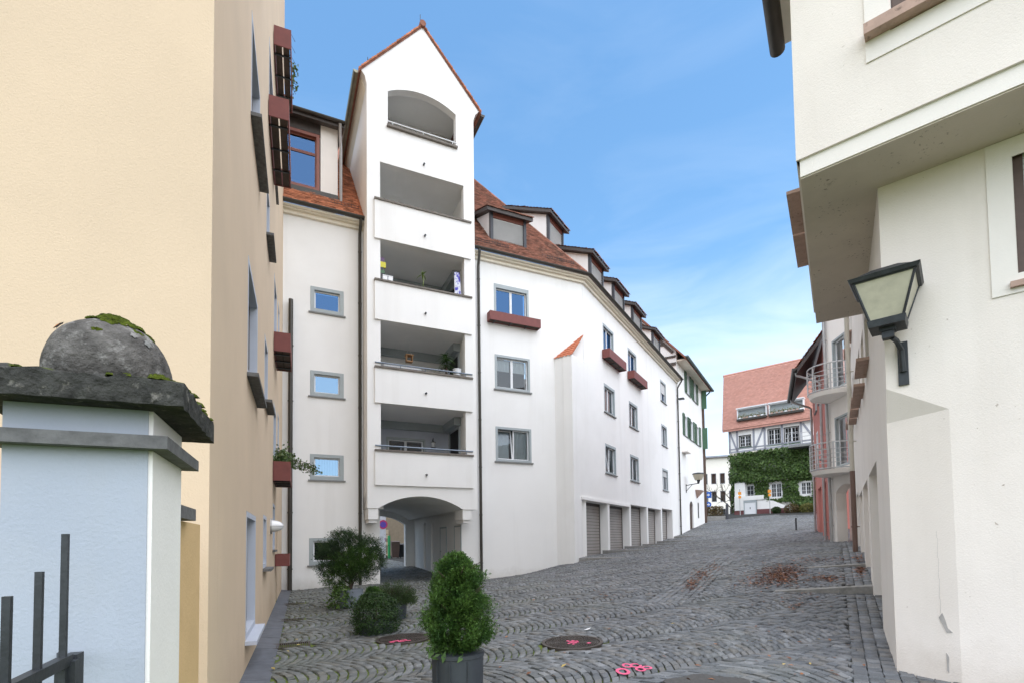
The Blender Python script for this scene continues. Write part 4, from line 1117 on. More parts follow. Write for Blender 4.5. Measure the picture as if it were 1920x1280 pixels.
# two wheelie bins
def bin_thing(x, y, h, rz, label, colm):
    z = float(gz(x, y)); f = Fr((x, y), rz)
    t = thing('wheelie_bin', (x, y, z), label, 'bin', 'bins beyond the passage')
    b = MB(); b.hexa([f.P(-.22, -.24, z + .08), f.P(.22, -.24, z + .08), f.P(.22, .2, z + .08), f.P(-.22, .2, z + .08)], [f.P(-.29, -.3, z + h), f.P(.29, -.3, z + h), f.P(.29, .29, z + h), f.P(-.29, .29, z + h)]); b.build('body', colm, t)
    b = MB(); b.hexa([f.P(-.31, -.33, z + h), f.P(.31, -.33, z + h), f.P(.31, .34, z + h), f.P(-.31, .34, z + h)], [f.P(-.27, -.3, z + h + .08), f.P(.27, -.3, z + h + .08), f.P(.27, .28, z + h + .05), f.P(-.27, .28, z + h + .05)]); b.build('lid', colm, t)
    for s in (-.22, .22):
        MB().tube([f.P(s - .03, -.26, z + .1), f.P(s + .03, -.26, z + .1)], .1, 10).build('wheel', M_IRON, t)
    return t
q = atY(741, 1020, 36.0); bin_thing(q[0], q[1], 1.15, 70, 'brown wheelie bin standing beyond the passage', M_PLASTIC)
q = atY(754, 1020, 36.6); bin_thing(q[0], q[1], .95, 100, 'dark grey wheelie bin half hidden by the passage wall', mat('dark_bin', (.04, .042, .045), .5))
q = atY(717, 1000, 37.0); t = thing('garage_shutter_board', (q[0], q[1], .4), 'painted board with a round red sign beyond the passage', 'sign board')
fq = Fr(q[:2], AZT)
MB().box(fq, -.55, .25, -.05, 0, .4, 4.2).build('board', mat('graffiti_board', (.62, .62, .66), .8, .1, 3, col2=(.35, .12, .3), c2=(.60, .64), c2scale=3.2), t)
o = MB(); o.prism(fq, [(.05 + .32 * cos(a), 2.9 + .32 * sin(a)) for a in np.linspace(0, 2 * pi, 25)[:-1]], .0, .03); o.build('sign_disc', mat('sign_red', (.5, .03, .12), .5), t)
o = MB(); o.prism(fq, [(.05 + .22 * cos(a), 2.9 + .22 * sin(a)) for a in np.linspace(0, 2 * pi, 25)[:-1]], .03, .036); o.build('sign_face', mat('sign_inner', (.12, .06, .38), .5), t)
o = MB(); o.tube([fq.P(.45, .1, .4), fq.P(.45, .1, 2.1)], .1, 8); tag(o.build('green_post', mat('green_paint', (.03, .30, .10), .5)), 'bright green post beside the board beyond the passage', 'post')

# ================================================================== house with green shutters
dh = thing('shutter_house', FD.P(4, -3, 1.5), 'white house with green shutters and half-timbered gable beyond the garages', 'house')
DWIN = [(3.0, 4.1, 13.0, 14.6), (5.6, 6.7, 13.0, 14.6), (2.0, 3.0, 9.5, 11.1), (4.1, 5.1, 9.5, 11.1), (6.4, 7.4, 9.5, 11.1), (6.2, 6.75, 6.2, 7.1), (6.1, 6.6, 3.3, 4.6)]
ddoor = arch(3.1, 4.4, 1.5, 4.2, 4.55)
holed(FD, rect(.0, 9.3, .5, 15.4), [rect(*w) for w in DWIN] + [ddoor], .02, .35, 'wall', M_WHITE, dh)
for i, w in enumerate(DWIN):
    window(FD, dh, *w, w=.02, ring=.06, leaves=1 if i > 4 else 2, sur=M_SASH if i < 5 else M_SILL, sill=i < 5, curtain=0)
    if i < 5:
        for a, b in ((w[0] - .58, w[0] - .03), (w[1] + .03, w[1] + .58)):
            wd = MB(); wd.ring(FD, a, b, w[2] - .03, w[3] + .03, .06, .05, .10); sh = wd.build('shutter', M_GREEN, dh)
            z = w[2] + .05; sl = MB()
            while z < w[3] - .04: sl.hexa([FD.P(a + .06, .055, z), FD.P(b - .06, .055, z), FD.P(b - .06, .09, z - .03), FD.P(a + .06, .09, z - .03)], [FD.P(a + .06, .055, z + .012), FD.P(b - .06, .055, z + .012), FD.P(b - .06, .09, z - .018), FD.P(a + .06, .09, z - .018)]); z += .055
            sl.build('louvres', M_GREEN, sh)
d = MB().box(FD, 3.12, 4.38, -.14, -.08, 1.5, 4.5).build('door', M_BROWN, dh)
for u in (3.4, 3.75, 4.1): MB().box(FD, u - .01, u + .01, -.08, -.07, 1.6, 4.4).build('door_board_joint', M_CHAR, d)
# last open shutters standing out at the far corner
for z0, z1 in ((9.45, 11.3), (13.0, 14.8)):
    MB().box(FD, 8.9, 8.97, .05, .45, z0, z1).build('shutter', M_GREEN, dh)
# near gable, half-timbered above the neighbour's eaves
FDG = Fr(FD.P(0, .02, 0), FD.az + 90)
ga = lambda d_: 15.3 + 1.12 * d_
FDG2 = Fr(FD.P(-.03, .02, 0), FD.az - 90 + 180)          # faces down the street
o = MB(); P_ = FD.P
o.add([P_(-.03, .02, 12.5), P_(-.03, .02, 15.4), P_(-.03, -4.5, 20.4), P_(-.03, -9, 15.4), P_(-.03, -9, 12.5)], [(0, 1, 2, 3, 4)]); o.build('gable', M_WHITE, dh)
def beam(a, b, t=.16):
    m = MB(); a = np.array(a, float); b = np.array(b, float); d_ = b - a; d_ /= np.linalg.norm(d_); nn = np.array([-d_[1], d_[0]]) * t / 2
    pts = [a + nn, b + nn, b - nn, a - nn]
    m.hexa([P_(-.03, q[0], q[1]) for q in pts], [P_(-.10, q[0], q[1]) for q in pts]); return m.build('timber', M_TIMBERDARK, dh)
beam((.0, 14.45), (-4, 14.45), .22); beam((.0, 15.0), (-4.2, 15.0), .14); beam((-.2, 15.3), (-4.3, 19.9), .2); beam((-1.6, 14.5), (-1.2, 16.4), .16); beam((-2.6, 16.2), (-3.4, 16.2), .14); beam((-.9, 16.0), (-5, 16.0), .14)
slab(FD, [(-.35, .75, 14.75), (9.9, .75, 14.75), (9.9, -4.5, 20.6), (-.35, -4.5, 20.6)], .16, 'roof', M_TILE2, dh)
slab(FD, [(-.35, -4.5, 20.6), (9.9, -4.5, 20.6), (9.9, -9.5, 15.0), (-.35, -9.5, 15.0)], .16, 'roof', M_TILE2, dh)
MB().box(FD, .0, 9.6, .02, .72, 14.62, 14.72).build('eaves_soffit', M_TRIM, dh)
g = MB().half_gutter([FD.P(-.4, .84, 14.78), FD.P(10, .84, 14.78)], .11).build('gutter', mat('green_gutter', (.10, .15, .15), .5), dh); smooth_by_angle(g)
downpipe(FD, dh, 9.15, .12, 13.9, 2.9, .06, elbow=(0, .6, .7))
MB().box(FD, 9.0, 9.35, .03, .18, 2.5, 14.5).build('corner_board', M_BROWN, dh)
MB().box(FD, 1.0, 2.2, .02, .45, 8.05, 8.15).build('ledge', M_CREAM, dh)
o = MB(); o.add([FD.P(5.3, .02, 5.6), FD.P(6.5, .02, 5.6), FD.P(5.9, .02, 4.9), FD.P(5.3, .5, 5.55), FD.P(6.5, .5, 5.55)], [(0, 1, 4, 3), (0, 3, 2), (1, 2, 4), (3, 4, 2)]); o.build('stone_bracket', M_TERRA, dh)
MB().box(FD, .1, 9.2, -9, -8.7, 1, 15).build('rear_wall', M_WHITE, dh)
MB().box(FD, 8.95, 9.25, -9, -.36, 1, 15.3).build('end_wall', M_WHITE, dh)
# lamp on it
t = thing('street_lamp', FD.P(2.3, .5, 6), 'bracket street lamp with conical shade on the house with green shutters', 'lamp')
o = MB(); o.tube([FD.P(2.0, .03, 5.65), FD.P(2.0, .9, 5.75)], .03, 6); o.tube([FD.P(2.0, .03, 5.2), FD.P(2.0, .5, 5.7)], .02, 6); o.tube([FD.P(2.0, .04, 5.1), FD.P(2.0, .04, 5.75)], .03, 6); o.build('bracket', M_IRON, t)
o = MB().tube([FD.P(2.0, .95, 6.0), FD.P(2.0, .95, 6.35), FD.P(2.0, .95, 6.42)], [.26, .40, .40], 14).build('shade_glass', mat('lamp_glass', (.42, .37, .28), .3, .05), t); smooth_by_angle(o)
o = MB().tube([FD.P(2.0, .95, 6.42), FD.P(2.0, .95, 6.5), FD.P(2.0, .95, 6.56)], [.45, .42, .1], 14).build('cap', M_IRON, t)
MB().tube([FD.P(2.0, .95, 5.72), FD.P(2.0, .95, 6.0)], [.05, .14], 10).build('socket', M_IRON, t)
# floodlight at the pipe
t = thing('floodlight', FC.P(17.2, .3, 11.8), 'small grey floodlight on the downpipe between the two white houses', 'floodlight')
MB().box(FC, 17.15, 17.5, .12, .5, 11.75, 11.83).build('body', M_IRON, t)
MB().tube([FC.P(17.15, .05, 11.7), FC.P(17.2, .2, 11.75)], .02, 6).build('arm', M_IRON, t)

# ================================================================== far half-timbered house with ivy
fh = thing('half_timbered_house', FF.P(2, -3, 4), 'half-timbered house with steep red roof and ivy at the top of the street', 'house')
# u runs to the right; table measured with u to the left, so signs are flipped
FWIN_G = [(-2.3, -.85, 5.4, 6.85), (.62, 1.62, 5.45, 6.85), (3.2, 4.1, 5.55, 6.75)]
FWIN_T = [(-2.1, -.95, 10.65, 11.85), (.55, 1.72, 10.5, 12.1), (1.98, 3.3, 10.45, 12.05)]
holed(FF, rect(-2.75, 8, 3, 10.15), [rect(*w) for w in FWIN_G], 0, .5, 'ground_floor_wall', M_WHITE, fh)
holed(FF, rect(-3.1, 8, 10.15, 12.7), [rect(*w) for w in FWIN_T], .15, .3, 'upper_wall', M_WHITE, fh)
for w in FWIN_G: window(FF, fh, *w, ring=.05, leaves=2, sur=M_SASH, bars=(2, 3), sill=False, depth=.2)
for i, w in enumerate(FWIN_T):
    window(FF, fh, *w, w=.15, ring=.07, leaves=2, sur=M_GUT, bars=(2, 3), sill=True, sill_mat=M_GREEN, depth=.15)
def ft(u0, z0, u1, z1, t=.2):
    a = np.array([u0, z0]); b = np.array([u1, z1]); d_ = (b - a) / np.linalg.norm(b - a); nn = np.array([-d_[1], d_[0]]) * t / 2
    MB().prism(FF, [tuple(a - nn), tuple(b - nn), tuple(b + nn), tuple(a + nn)], .13, .185).build('timber', M_TIMBER, fh)
for u in (-3.0, -2.25, -.7, .3, 1.85, 3.45, 5, 6.5): ft(u, 10.2, u, 12.65, .18)
ft(-3.1, 10.25, 8, 10.25, .18); ft(-3.1, 10.55, 8, 10.55, .12); ft(-3.1, 12.45, 8, 12.45, .2)
ft(-2.95, 12.3, -2.3, 10.35, .16); ft(-.6, 10.4, .2, 12.3, .18); ft(3.6, 12.2, 4.6, 10.5, .18)
MB().box(FF, -3.0, 8, -.05, .28, 9.9, 10.14).build('jetty_beam', M_TRIM, fh)
rz0, rz1, rw0, rw1 = 12.5, 19.6, .55, -4.6
kf = (rz1 - rz0) / (rw0 - rw1)
slab(FF, [(-3.55, rw0, rz0), (8.5, rw0, rz0), (8.5, rw1, rz1), (-4.95, rw1, rz1)], .18, 'roof', M_TILEFAR, fh)
slab(FF, [(-4.95, rw1, rz1), (8.5, rw1, rz1), (8.5, rw1 - 5, rz0), (-6.0, rw1 - 5, rz0)], .18, 'roof', M_TILEFAR, fh)
tiles(FF, lambda s: -3.58 - s * .272, lambda s: 6.4, rw0 + .03, rz0, kf, 5.1, 'roof_tiles', M_TILEFAR, fh, tw=.22, ex=.2, th=.02)
o = MB().tube([FF.P(-5.0, rw1, rz1 + .03), FF.P(8.5, rw1, rz1 + .03)], .14, 8); o.build('ridge_tiles', M_TILEFAR, fh)
MB().add([FF.P(-3.05, .1, 10), FF.P(-3.05, .1, 12.6), FF.P(-4.3, rw1, 19.3), FF.P(-5.5, -9, 12.6), FF.P(-5.5, -9, 10)], [(0, 1, 2, 3, 4)]).build('gable', M_WHITE, fh)
MB().box(FF, -2.75, -2.4, -9, -.51, 3, 10.1).build('side_wall', M_WHITE, fh)
# roof loggia: two window bands with flowers
for u0, u1 in ((-2.2, .55), (.75, 3.75)):
    za, zb = 13.45, 14.5
    s0 = (za - rz0) / kf
    wf = rw0 - s0 + .35
    d = MB().ring(FF, u0, u1, za, zb, .08, wf - .5, wf).build('roof_window_band', M_SASH, fh)
    MB().box(FF, u0 + .08, u1 - .08, wf - .42, wf - .38, za + .08, zb - .08).build('recess', M_FRAME, d)
    MB().box(FF, u0 - .05, u1 + .05, wf - .55, wf + .12, zb, zb + .10).build('awning_board', M_SASH, d)
    MB().box(FF, u0, u1, wf - .05, wf + .22, za - .18, za + .02).build('planter_rail', M_GUT, d)
    k = u0 + .2
    while k < u1 - .2:
        MB().box(FF, k, k + .2, wf + .0, wf + .16, za + .02, za + .16).build('flower_pot', M_SASH if rng.random() < .5 else M_TERRA, d); k += rng.uniform(.28, .45)
L_FLOW = leaf_mat('balcony_flowers', (.10, .16, .04), (.30, .22, .10))
for u0_, u1_ in ((-2.1, .45), (.85, 3.65)):
    N = 320; pp = np.array([FF.P(rng.uniform(u0_, u1_), rw0 - (13.45 - rz0) / kf + .42 + rng.normal(0, .05), 13.6 + abs(rng.normal(0, .13))) for _ in range(N)])
    o = leaf_cloud(pp, rng.normal(0, 1, (N, 3)), .06, 'balcony_flowers', L_FLOW, fh); o['kind'] = 'stuff'
# balcony on the right
b = MB().box(FF, 2.6, 8, .2, 1.5, 9.85, 10.05).build('balcony', M_SILL, fh)
r = MB()
for z in (10.4, 10.75, 11.1): r.tube([FF.P(2.6, 1.45, z), FF.P(8, 1.45, z)], .022, 5); r.tube([FF.P(2.6, .2, z), FF.P(2.6, 1.45, z)], .022, 5)
for u in np.arange(2.6, 8, 1.1): r.tube([FF.P(u, 1.45, 10.05), FF.P(u, 1.45, 11.1)], .022, 5)
r.build('balcony_railing', M_STEEL, b)
# bay with white door at the foot
MB().box(FF, -2.6, -1.6, .0, .35, 4.0, 7.1).build('white_pier', M_WHITE, fh)
MB().box(FF, -2.6, -1.75, .355, .5, 4.35, 5.75).build('low_white_wall', M_WHITE, fh)
MB().box(FF, -1.75, .1, .3, .5, 5.32, 5.75).build('low_white_wall', M_WHITE, fh)
d = MB().ring(FF, -1.74, -.55, 3.9, 5.3, .08, .3, .5, tt=.2).build('garage_door', M_FRAME, fh)
MB().box(FF, -1.66, -.63, .32, .47, 3.95, 5.1).build('door_leaf', M_SASH, d)
MB().box(FF, -1.17, -1.12, .47, .5, 4.45, 4.65).build('letter_slot', M_IRON, d)
MB().box(FF, -2.65, 2.2, .0, .45, 3.7, 4.4).build('plinth', mat('dark_red_plinth', (.16, .06, .06), .8), fh)
MB().prism(FF, [(-.5, 4.4), (1.9, 4.4), (1.9, 4.65), (.9, 5.15), (-.5, 5.3)], .0, .42).build('low_white_wall', M_WHITE, fh)
# the ivy
L_IVY = leaf_mat('ivy_leaf', (.045, .095, .024), (.12, .19, .05), .45)
iv = thing('ivy', FF.P(2, .2, 4), 'thick green ivy covering the ground floor of the half-timbered house', 'ivy')
N = 15000
uu = rng.uniform(-2.95, 7.5, N); zz = rng.uniform(4.0, 10.1, N)
bul = .22 + .22 * np.sin(uu * 2.1 + zz * 1.3) * np.sin(zz * 2.7 - uu) + .25 * (zz > 7.1)
keep = np.ones(N, bool)
for w in FWIN_G: keep &= ~((uu > w[0] - .1) & (uu < w[1] + .1) & (zz > w[2] - .12) & (zz < w[3] + .12))
keep &= ~((uu > -2.6) & (uu < -1.55) & (zz < 7.2)); keep &= ~((uu < .4) & (zz < 5.5)); keep &= ~((uu < 2.5) & (zz < 5.0))
uu, zz, bul = uu[keep], zz[keep], bul[keep]; ww = np.maximum(.06, bul * rng.uniform(.55, 1.1, len(uu)))
xy = FF.o + np.outer(uu, FF.d) + np.outer(ww, FF.n)
nr_ = np.tile(np.array([FF.n[0], FF.n[1], .35]), (len(uu), 1))
ivl = leaf_cloud(np.column_stack([xy, zz]), nr_, .14, 'leaves', L_IVY, iv); ivl['kind'] = 'stuff'
N = 2600; aa_ = rng.uniform(-5, 0, N); zz = rng.uniform(4.2, 10.0, N); xy = FF.o + np.outer(-2.85 - .25 * rng.random(N) * (1 + (zz > 7)), FF.d) + np.outer(aa_, FF.n)
ivs = leaf_cloud(np.column_stack([xy, zz]), np.tile(np.array([-FF.d[0], -FF.d[1], .3]), (N, 1)), .14, 'side_leaves', L_IVY, iv); ivs['kind'] = 'stuff'
MB().tube([FF.P(-2.7, .12, 4.0), FF.P(-2.72, .14, 6), FF.P(-2.4, .12, 8)], [.08, .06, .04], 6).build('stem', M_TRUNK, iv)
# shrubs at its foot
for (u, lab, c) in ((2.6, 'reddish green low shrub left of the ivy wall foot', 0), (3.9, 'yellow green low shrub in the middle of the ivy wall foot', 1), (5.2, 'low shrub at the right end of the ivy wall foot', 0), (1.3, 'small dark shrub beside the white cellar door', 2)):
    t = thing('low_shrub', FF.P(u, .9, 4.0), lab, 'shrub', 'shrubs at the ivy house')
    N = 900; p = rng.normal(0, 1, (N, 3)); p /= np.linalg.norm(p, axis=1, keepdims=True); p *= rng.uniform(.6, 1, (N, 1)) * np.array([.75, .6, .55]) * (.6 if c == 2 else 1)
    c0 = np.array(FF.P(u, .9, 4.2))
    M_ = MATS.get('low%d' % c) or leaf_mat('low%d' % c, [(.07, .075, .025), (.10, .11, .03), (.03, .06, .02)][c], [(.17, .10, .05), (.20, .18, .05), (.06, .1, .03)][c])
    leaf_cloud(p + c0, p, .07, 'foliage', M_, t)['kind'] = 'stuff'
    MB().tube([FF.P(u, .9, 3.8), FF.P(u, .9, 4.4)], .03, 5).build('stem', M_TRUNK, t)
# ================================================================== beyond: bright building, tree, signs, planter
M_SUNNY = mat('pale_cream_render', (.86, .82, .72), .9, .03, 1)
fb = atY(1352, 960, 95.); FBK = Fr((fb[0] - 8, fb[1] + 3), 110)
bb = thing('distant_cream_building', FBK.P(6, 0, 4), 'sunlit pale cream building far behind the ivy house', 'building')
hs = []
for i in range(7):
    for j in range(3): hs.append((1.0 + i * 1.5, 1.9 + i * 1.5, 5.2 + j * 3.3, 7.2 + j * 3.3))
holed(FBK, rect(-6, 14, 2, 17), [rect(*h) for h in hs], 0, .4, 'wall', M_SUNNY, bb)
for h in hs: window(FBK, bb, *h, ring=.08, leaves=1, sur=M_TIMBER, sash=M_BROWN, sill=False, interior=False, depth=.25)
MB().box(FBK, -5.9, 13.9, -1.2, -.9, 2, 16.9).build('interior', mat('dim_room', (.18, .16, .13), .9), bb)
slab(FBK, [(-6.5, .6, 17), (14.5, .6, 17), (14.5, -6, 18.0), (-6.5, -6, 18.0)], .3, 'roof', M_TIMBER, bb)
pb = atY(1340, 870, 80.)
# bare tree
tx, ty = atY(1372, 950, 62.)[:2]
t = thing('bare_tree', (tx, ty, 4.4), 'leafless tree spreading beside the ivy house', 'tree')
m = MB()
def twig(p, d, l, r, n):
    q = p + d * l
    m.tube([p, (p + q) / 2 + Vector((rng.normal(0, .05 * l), rng.normal(0, .05 * l), 0)), q], [r, r * .8, r * .6], 5, cap=False)
    if n > 0:
        for _ in range(3 if n > 1 else 2):
            a = Vector((rng.normal(0, .5), rng.normal(0, .5), rng.normal(.15, .35)))
            twig(q, (d + a).normalized(), l * rng.uniform(.6, .85), r * .6, n - 1)
m2 = m; twig(Vector((tx, ty, 4.2)), Vector((0, 0, 1)), 1.2, .14, 1)
tr = m.build('trunk', M_TRUNK, t); m = MB()
for a in range(6):
    an = a * 1.05; twig(Vector((tx, ty, 5.2)), Vector((cos(an) * .8, sin(an) * .8, .75)).normalized(), 1.5, .07, 3)
m.build('branches', M_TRUNK, t)
# blue road signs
def sign_post(px, Y, ybase, ytop, label, discs):
    b = atY(px, ybase, Y); tp = atY(px, ytop, Y); zb = float(gz(b[0], b[1])); f = Fr(b[:2], 110)
    t = thing('road_sign', (b[0], b[1], zb), label, 'road sign')
    MB().tube([f.P(0, 0, zb), f.P(0, 0, tp[2])], .035, 6).build('post', M_ZINC, t)
    for (dy, kind, s, mm) in discs:
        z = atY(px, dy, Y)[2]
        if kind == 'square': p = MB().box(f, -s, s, .03, .06, z - s, z + s).build('plate', mm, t)
        elif kind == 'tri': p = MB().prism(f, [(-s, z - s * .8), (s, z - s * .8), (0, z + s)], .03, .06).build('plate', mm, t)
        else: p = MB().prism(f, [(s * cos(a), z + s * sin(a)) for a in np.linspace(0, 2 * pi, 17)[:-1]], .03, .06).build('plate', mm, t)
        if mm is M_BLUE:
            MB().prism(f, [(-s * .5, z - s * .15), (0, z - s * .15), (0, z - s * .5), (s * .6, z), (0, z + s * .5), (0, z + s * .15), (-s * .5, z + s * .15)], .06, .066).build('arrow', M_SIGNWHITE, p)
    return t
sign_post(1329, 54, 972, 905, 'post with blue square sign and blue round sign beside the white house', [(927, 'square', .32, M_BLUE), (945, 'round', .3, M_BLUE)])
sign_post(1388, 49.0, 962, 916, 'left one of two orange signs on posts before the ivy house', [(924, 'square', .14, M_ORANGE), (931, 'square', .12, M_ORANGE)])
sign_post(1444, 48.0, 960, 912, 'right one of two orange signs on posts before the ivy house', [(920, 'square', .14, M_ORANGE), (927, 'square', .12, M_ORANGE)])
# raised planter
q = atY(1338, 985, 46.5); z0 = float(gz(q[0], q[1])); f = Fr(q[:2], 100)
t = thing('raised_planter', (q[0], q[1], z0), 'low stone planter with clipped hedge beyond the shutter house', 'planter')
MB().box(f, -.7, .9, -1.2, .6, z0 - .4, z0 + .35).build('stone_edge', M_KERB, t)
N = 1500; p = np.column_stack([rng.uniform(-.65, .85, N), rng.uniform(-1.1, .5, N), rng.uniform(.35, 1.25, N)])
w_ = np.array([f.P(a, b, z0 + c) for a, b, c in p]); leaf_cloud(w_, rng.normal(0, 1, (N, 3)), .07, 'hedge', MATS['low0'], t)['kind'] = 'stuff'
for u, lab in ((1.15, 'dark square post at the corner of the raised planter'),):
    o = MB().box(f, u - .1, u + .1, .1, .3, z0 - .2, z0 + 1.35); o.prism(f, [(u - .1, z0 + 1.35), (u + .1, z0 + 1.35), (u, z0 + 1.5)], .1, .3)
    tag(o.build('corner_post', M_CHAR), lab, 'post')
# bollard up the street
bx, by = gpx(1493, 993); bz = float(gz(bx, by)); t = thing('bollard', (bx, by, bz), 'slim dark bollard standing alone up the street', 'bollard')
hb = atY(1493, 970, by)[2]
MB().tube([(bx, by, bz - .1), (bx, by, hb - .06)], .045, 10).build('shaft', M_IRON, t)
MB().tube([(bx, by, hb - .06), (bx, by, hb - .02), (bx, by, hb)], [.055, .055, .03], 10).build('cap', M_IRON, t)

# ================================================================== right-hand corner house
rh = thing('corner_house', (5.5, 7, 0), 'cream plastered corner house with jettied upper storey and chamfered corner', 'house')
RG = [(-4.3, -2.12, -.55, 2.6), (-7.0, -4.9, -.55, 2.6), (-9.5, -7.45, -.55, 2.6), (-12.0, -10.0, -.55, 2.75)]
RW = [(-3.75, -2.8, 4.30, 5.2), (-5.35, -4.4, 4.30, 5.3), (-6.9, -6.1, 4.45, 5.5), (-8.2, -7.4, 4.5, 5.6), (-9.4, -8.7, 4.55, 5.7), (-11.0, -10.1, 4.95, 6.1), (-12.4, -11.5, 4.95, 6.1), (-10.9, -10.0, 7.2, 8.4), (-12.4, -11.5, 7.2, 8.4), (-14.2, -13.2, 5.3, 6.5)]
outer = [(-17.2, -.6), (-.15, -.6), (-.15, 2.76), (0, 3.11), (0, 5.355), (-4.2, 5.355), (-4.2, 11.5), (-17.2, 11.5)]
holed(FS, outer, [rect(*g) for g in RG] + [rect(*w) for w in RW], 0, .5, 'street_wall', M_CREAM2, rh)
for w in RW: window(FS, rh, *w, ring=.06, leaves=1, sur=M_BROWN, sash=M_BROWN, sill_mat=M_TERRA, sill_out=.17, depth=.3, surround=False)
for g in RG: MB().box(FS, g[0] - .1, g[1] + .1, -.8, -.7, -.5, g[3] + .1).build('garage_back', M_CREAM2, rh)
NW = (1.06, 2.15, 3.93, 5.26)
holed(FN, [(.51, -.6), (7, -.6), (7, 5.355), (0, 5.355), (0, 3.11), (.51, 2.80)], [rect(*NW)], 0, .5, 'near_wall', M_CREAM, rh)
a_ = FS.P(-.15, 0, 2.76); b_ = FN.P(.51, 0, 2.80); tp = (*TIP, 3.11)
MB().add([(*a_[:2], -.6), (*b_[:2], -.6), b_, a_, tp], [(0, 1, 2, 3), (3, 2, 4)]).build('chamfered_corner', M_CREAM, rh)
m = MB(); m.ring(FN, .87, 2.4, 3.82, 5.34, .185, .002, .014); m.build('window_surround', M_CREAM2, rh)
wn_ = window(FN, rh, *NW, ring=.07, leaves=1, sur=M_BROWN, sash=M_BROWN, blind=1.0, sill=False, depth=.14, proud=-.04)
MB().box(FN, 1.0, 2.25, -.1, .06, 3.87, 3.925).build('sill', M_TERRA, wn_)
# jettied storey
S_ = FJS.o - FJS.d * 4.42; ang = FJS
FJl = (S_ - FJS.o) @ -FJS.d
poly = [FJ.P(0, 0, 0)[:2], FJ.P(7, 0, 0)[:2], FJ.P(7, -5, 0)[:2], tuple(S_ + np.array([.84, -.54]) * 3), tuple(S_)]
MB().vprism(poly, 5.36, 5.54).build('jetty_band', M_CREAM2, rh)
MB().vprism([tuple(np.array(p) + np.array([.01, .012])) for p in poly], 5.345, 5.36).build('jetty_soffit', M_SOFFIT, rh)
JW = (.83, 2.05, 6.52, 8.1)
holed(FJ, rect(-.03, 7, 5.54, 11.5), [rect(*JW)], .03, .3, 'upper_wall', M_CREAM, rh)
holed(FJS, rect(-FJl, .0, 5.54, 11.5), [rect(-FJl + .3, -FJl + 1.2, 6.4, 7.7), rect(-FJl + 1.5, -FJl + 2.4, 6.4, 7.7)], .03, .3, 'upper_street_wall', M_CREAM, rh)
for a in (.3, 1.5): window(FJS, rh, -FJl + a, -FJl + a + .9, 6.4, 7.7, w=.03, ring=.06, leaves=1, sur=M_BROWN, sash=M_BROWN, sill_mat=M_TERRA, sill_out=.22, sill_over=.12)
MB().box(Fr(S_, 131.2), .0, 3, -.3, 0, 5.54, 11.5).build('upper_end_wall', M_CREAM, rh)
m = MB(); m.ring(FJ, .62, 2.3, 6.2, 8.4, .2, .031, .045); m.build('window_surround', M_CREAM2, rh)
jw = window(FJ, rh, *JW, w=.03, ring=.11, leaves=1, sur=M_BROWN, sash=M_BROWN, pane=G_SKY, sill=False, transom=.22, depth=.2, proud=-.06)
MB().box(FJ, .62, 2.25, -.08, .16, 6.41, 6.515).build('sill', M_TERRA, jw)
g = MB().half_gutter([FJS.P(1.2, .30, 8.55), FJS.P(-1.95, .30, 8.55)], .10).build('gutter', M_GUT, rh); smooth_by_angle(g)
MB().box(FJS, -1.9, 1.2, .03, .22, 8.55, 8.7).build('eaves_soffit', M_CREAM2, rh)
downpipe(FS, rh, -9.75, .12, 9.2, 3.3, .055, mat('cream_pipe', (.55, .52, .45), .5)); downpipe(FS, rh, -9.75, .12, 3.3, 1.0, .062, mat('brown_pipe', (.16, .10, .08), .5))
# plaster crack and patch on the chamfer are real scars: thin raised flakes
FCH = Fr(a_[:2], math.degrees(math.atan2(b_[0] - a_[0], b_[1] - a_[1])))
scar = mat('bare_render_scar', (.42, .40, .38), .95, .15, 10, .5, 40)
for (pts) in ([(.42, .72), (.44, .66), (.46, .57), (.50, .53), (.45, .52), (.41, .62), (.39, .67)], [(.44, .32), (.46, .28), (.455, .12), (.44, .14)]):
    MB().prism(FCH, pts, .001, .006).build('plaster_scar', scar, rh)
cr_ = MB()
zc = .7
for i in range(12): cr_.box(FCH, .405 + .004 * math.sin(i * 2.1), .4065 + .004 * math.sin(i * 2.1), .0005, .0015, .72 + i * .07, .79 + i * .07)
cr_.build('plaster_crack', scar, rh)
# lantern on the near wall
t = thing('wall_lantern', FN.P(.15, .1, 3.4), 'black iron wall lantern with milky glass on the cream corner house', 'lantern')
M_MILK = mat('milky_lantern_glass', (.50, .48, .37), .35, .12, 6, .05, 60, spec=.5, col2=(.33, .31, .24), c2=(.5, .75), c2scale=5, c2amt=.6)
MB().box(FN, .11, .20, .0, .025, 3.12, 3.58).build('wall_plate', M_IRON, t)
m = MB(); m.tube([FN.P(.155, .03, 3.26), FN.P(.15, .08, 3.48), FN.P(.12, .2, 3.55), FN.P(.09, .28, 3.57)], [.03, .028, .026, .026], 8); m.build('arm', M_IRON, t)
LS = 1.13; LZ = lambda z: 3.56 + (z - 3.70) * LS
lc = FN.P(.06, .30, 0)
FLn = Fr(lc[:2], 131.2)
def fr_ring(z, s):
    z = LZ(z); s = s * LS
    return [FLn.P(-s, -s, z), FLn.P(s, -s, z), FLn.P(s, s, z), FLn.P(-s, s, z)]
MB().hexa(fr_ring(3.70, .045), fr_ring(3.76, .045)).hexa(fr_ring(3.76, .06), fr_ring(3.79, .06)).build('socket', M_IRON, t)
MB().hexa(fr_ring(3.79, .135), fr_ring(3.85, .145)).build('base_tray', M_IRON, t)
lo_, hi_ = fr_ring(3.85, .125), fr_ring(4.20, .225)
for i in range(4):
    j = (i + 1) % 4
    MB().add([lo_[i], lo_[j], hi_[j], hi_[i]], [(0, 1, 2, 3)]).build('glass_pane', M_MILK, t)
    MB().tube([lo_[i], hi_[i]], .014, 6).build('corner_bar', M_IRON, t)
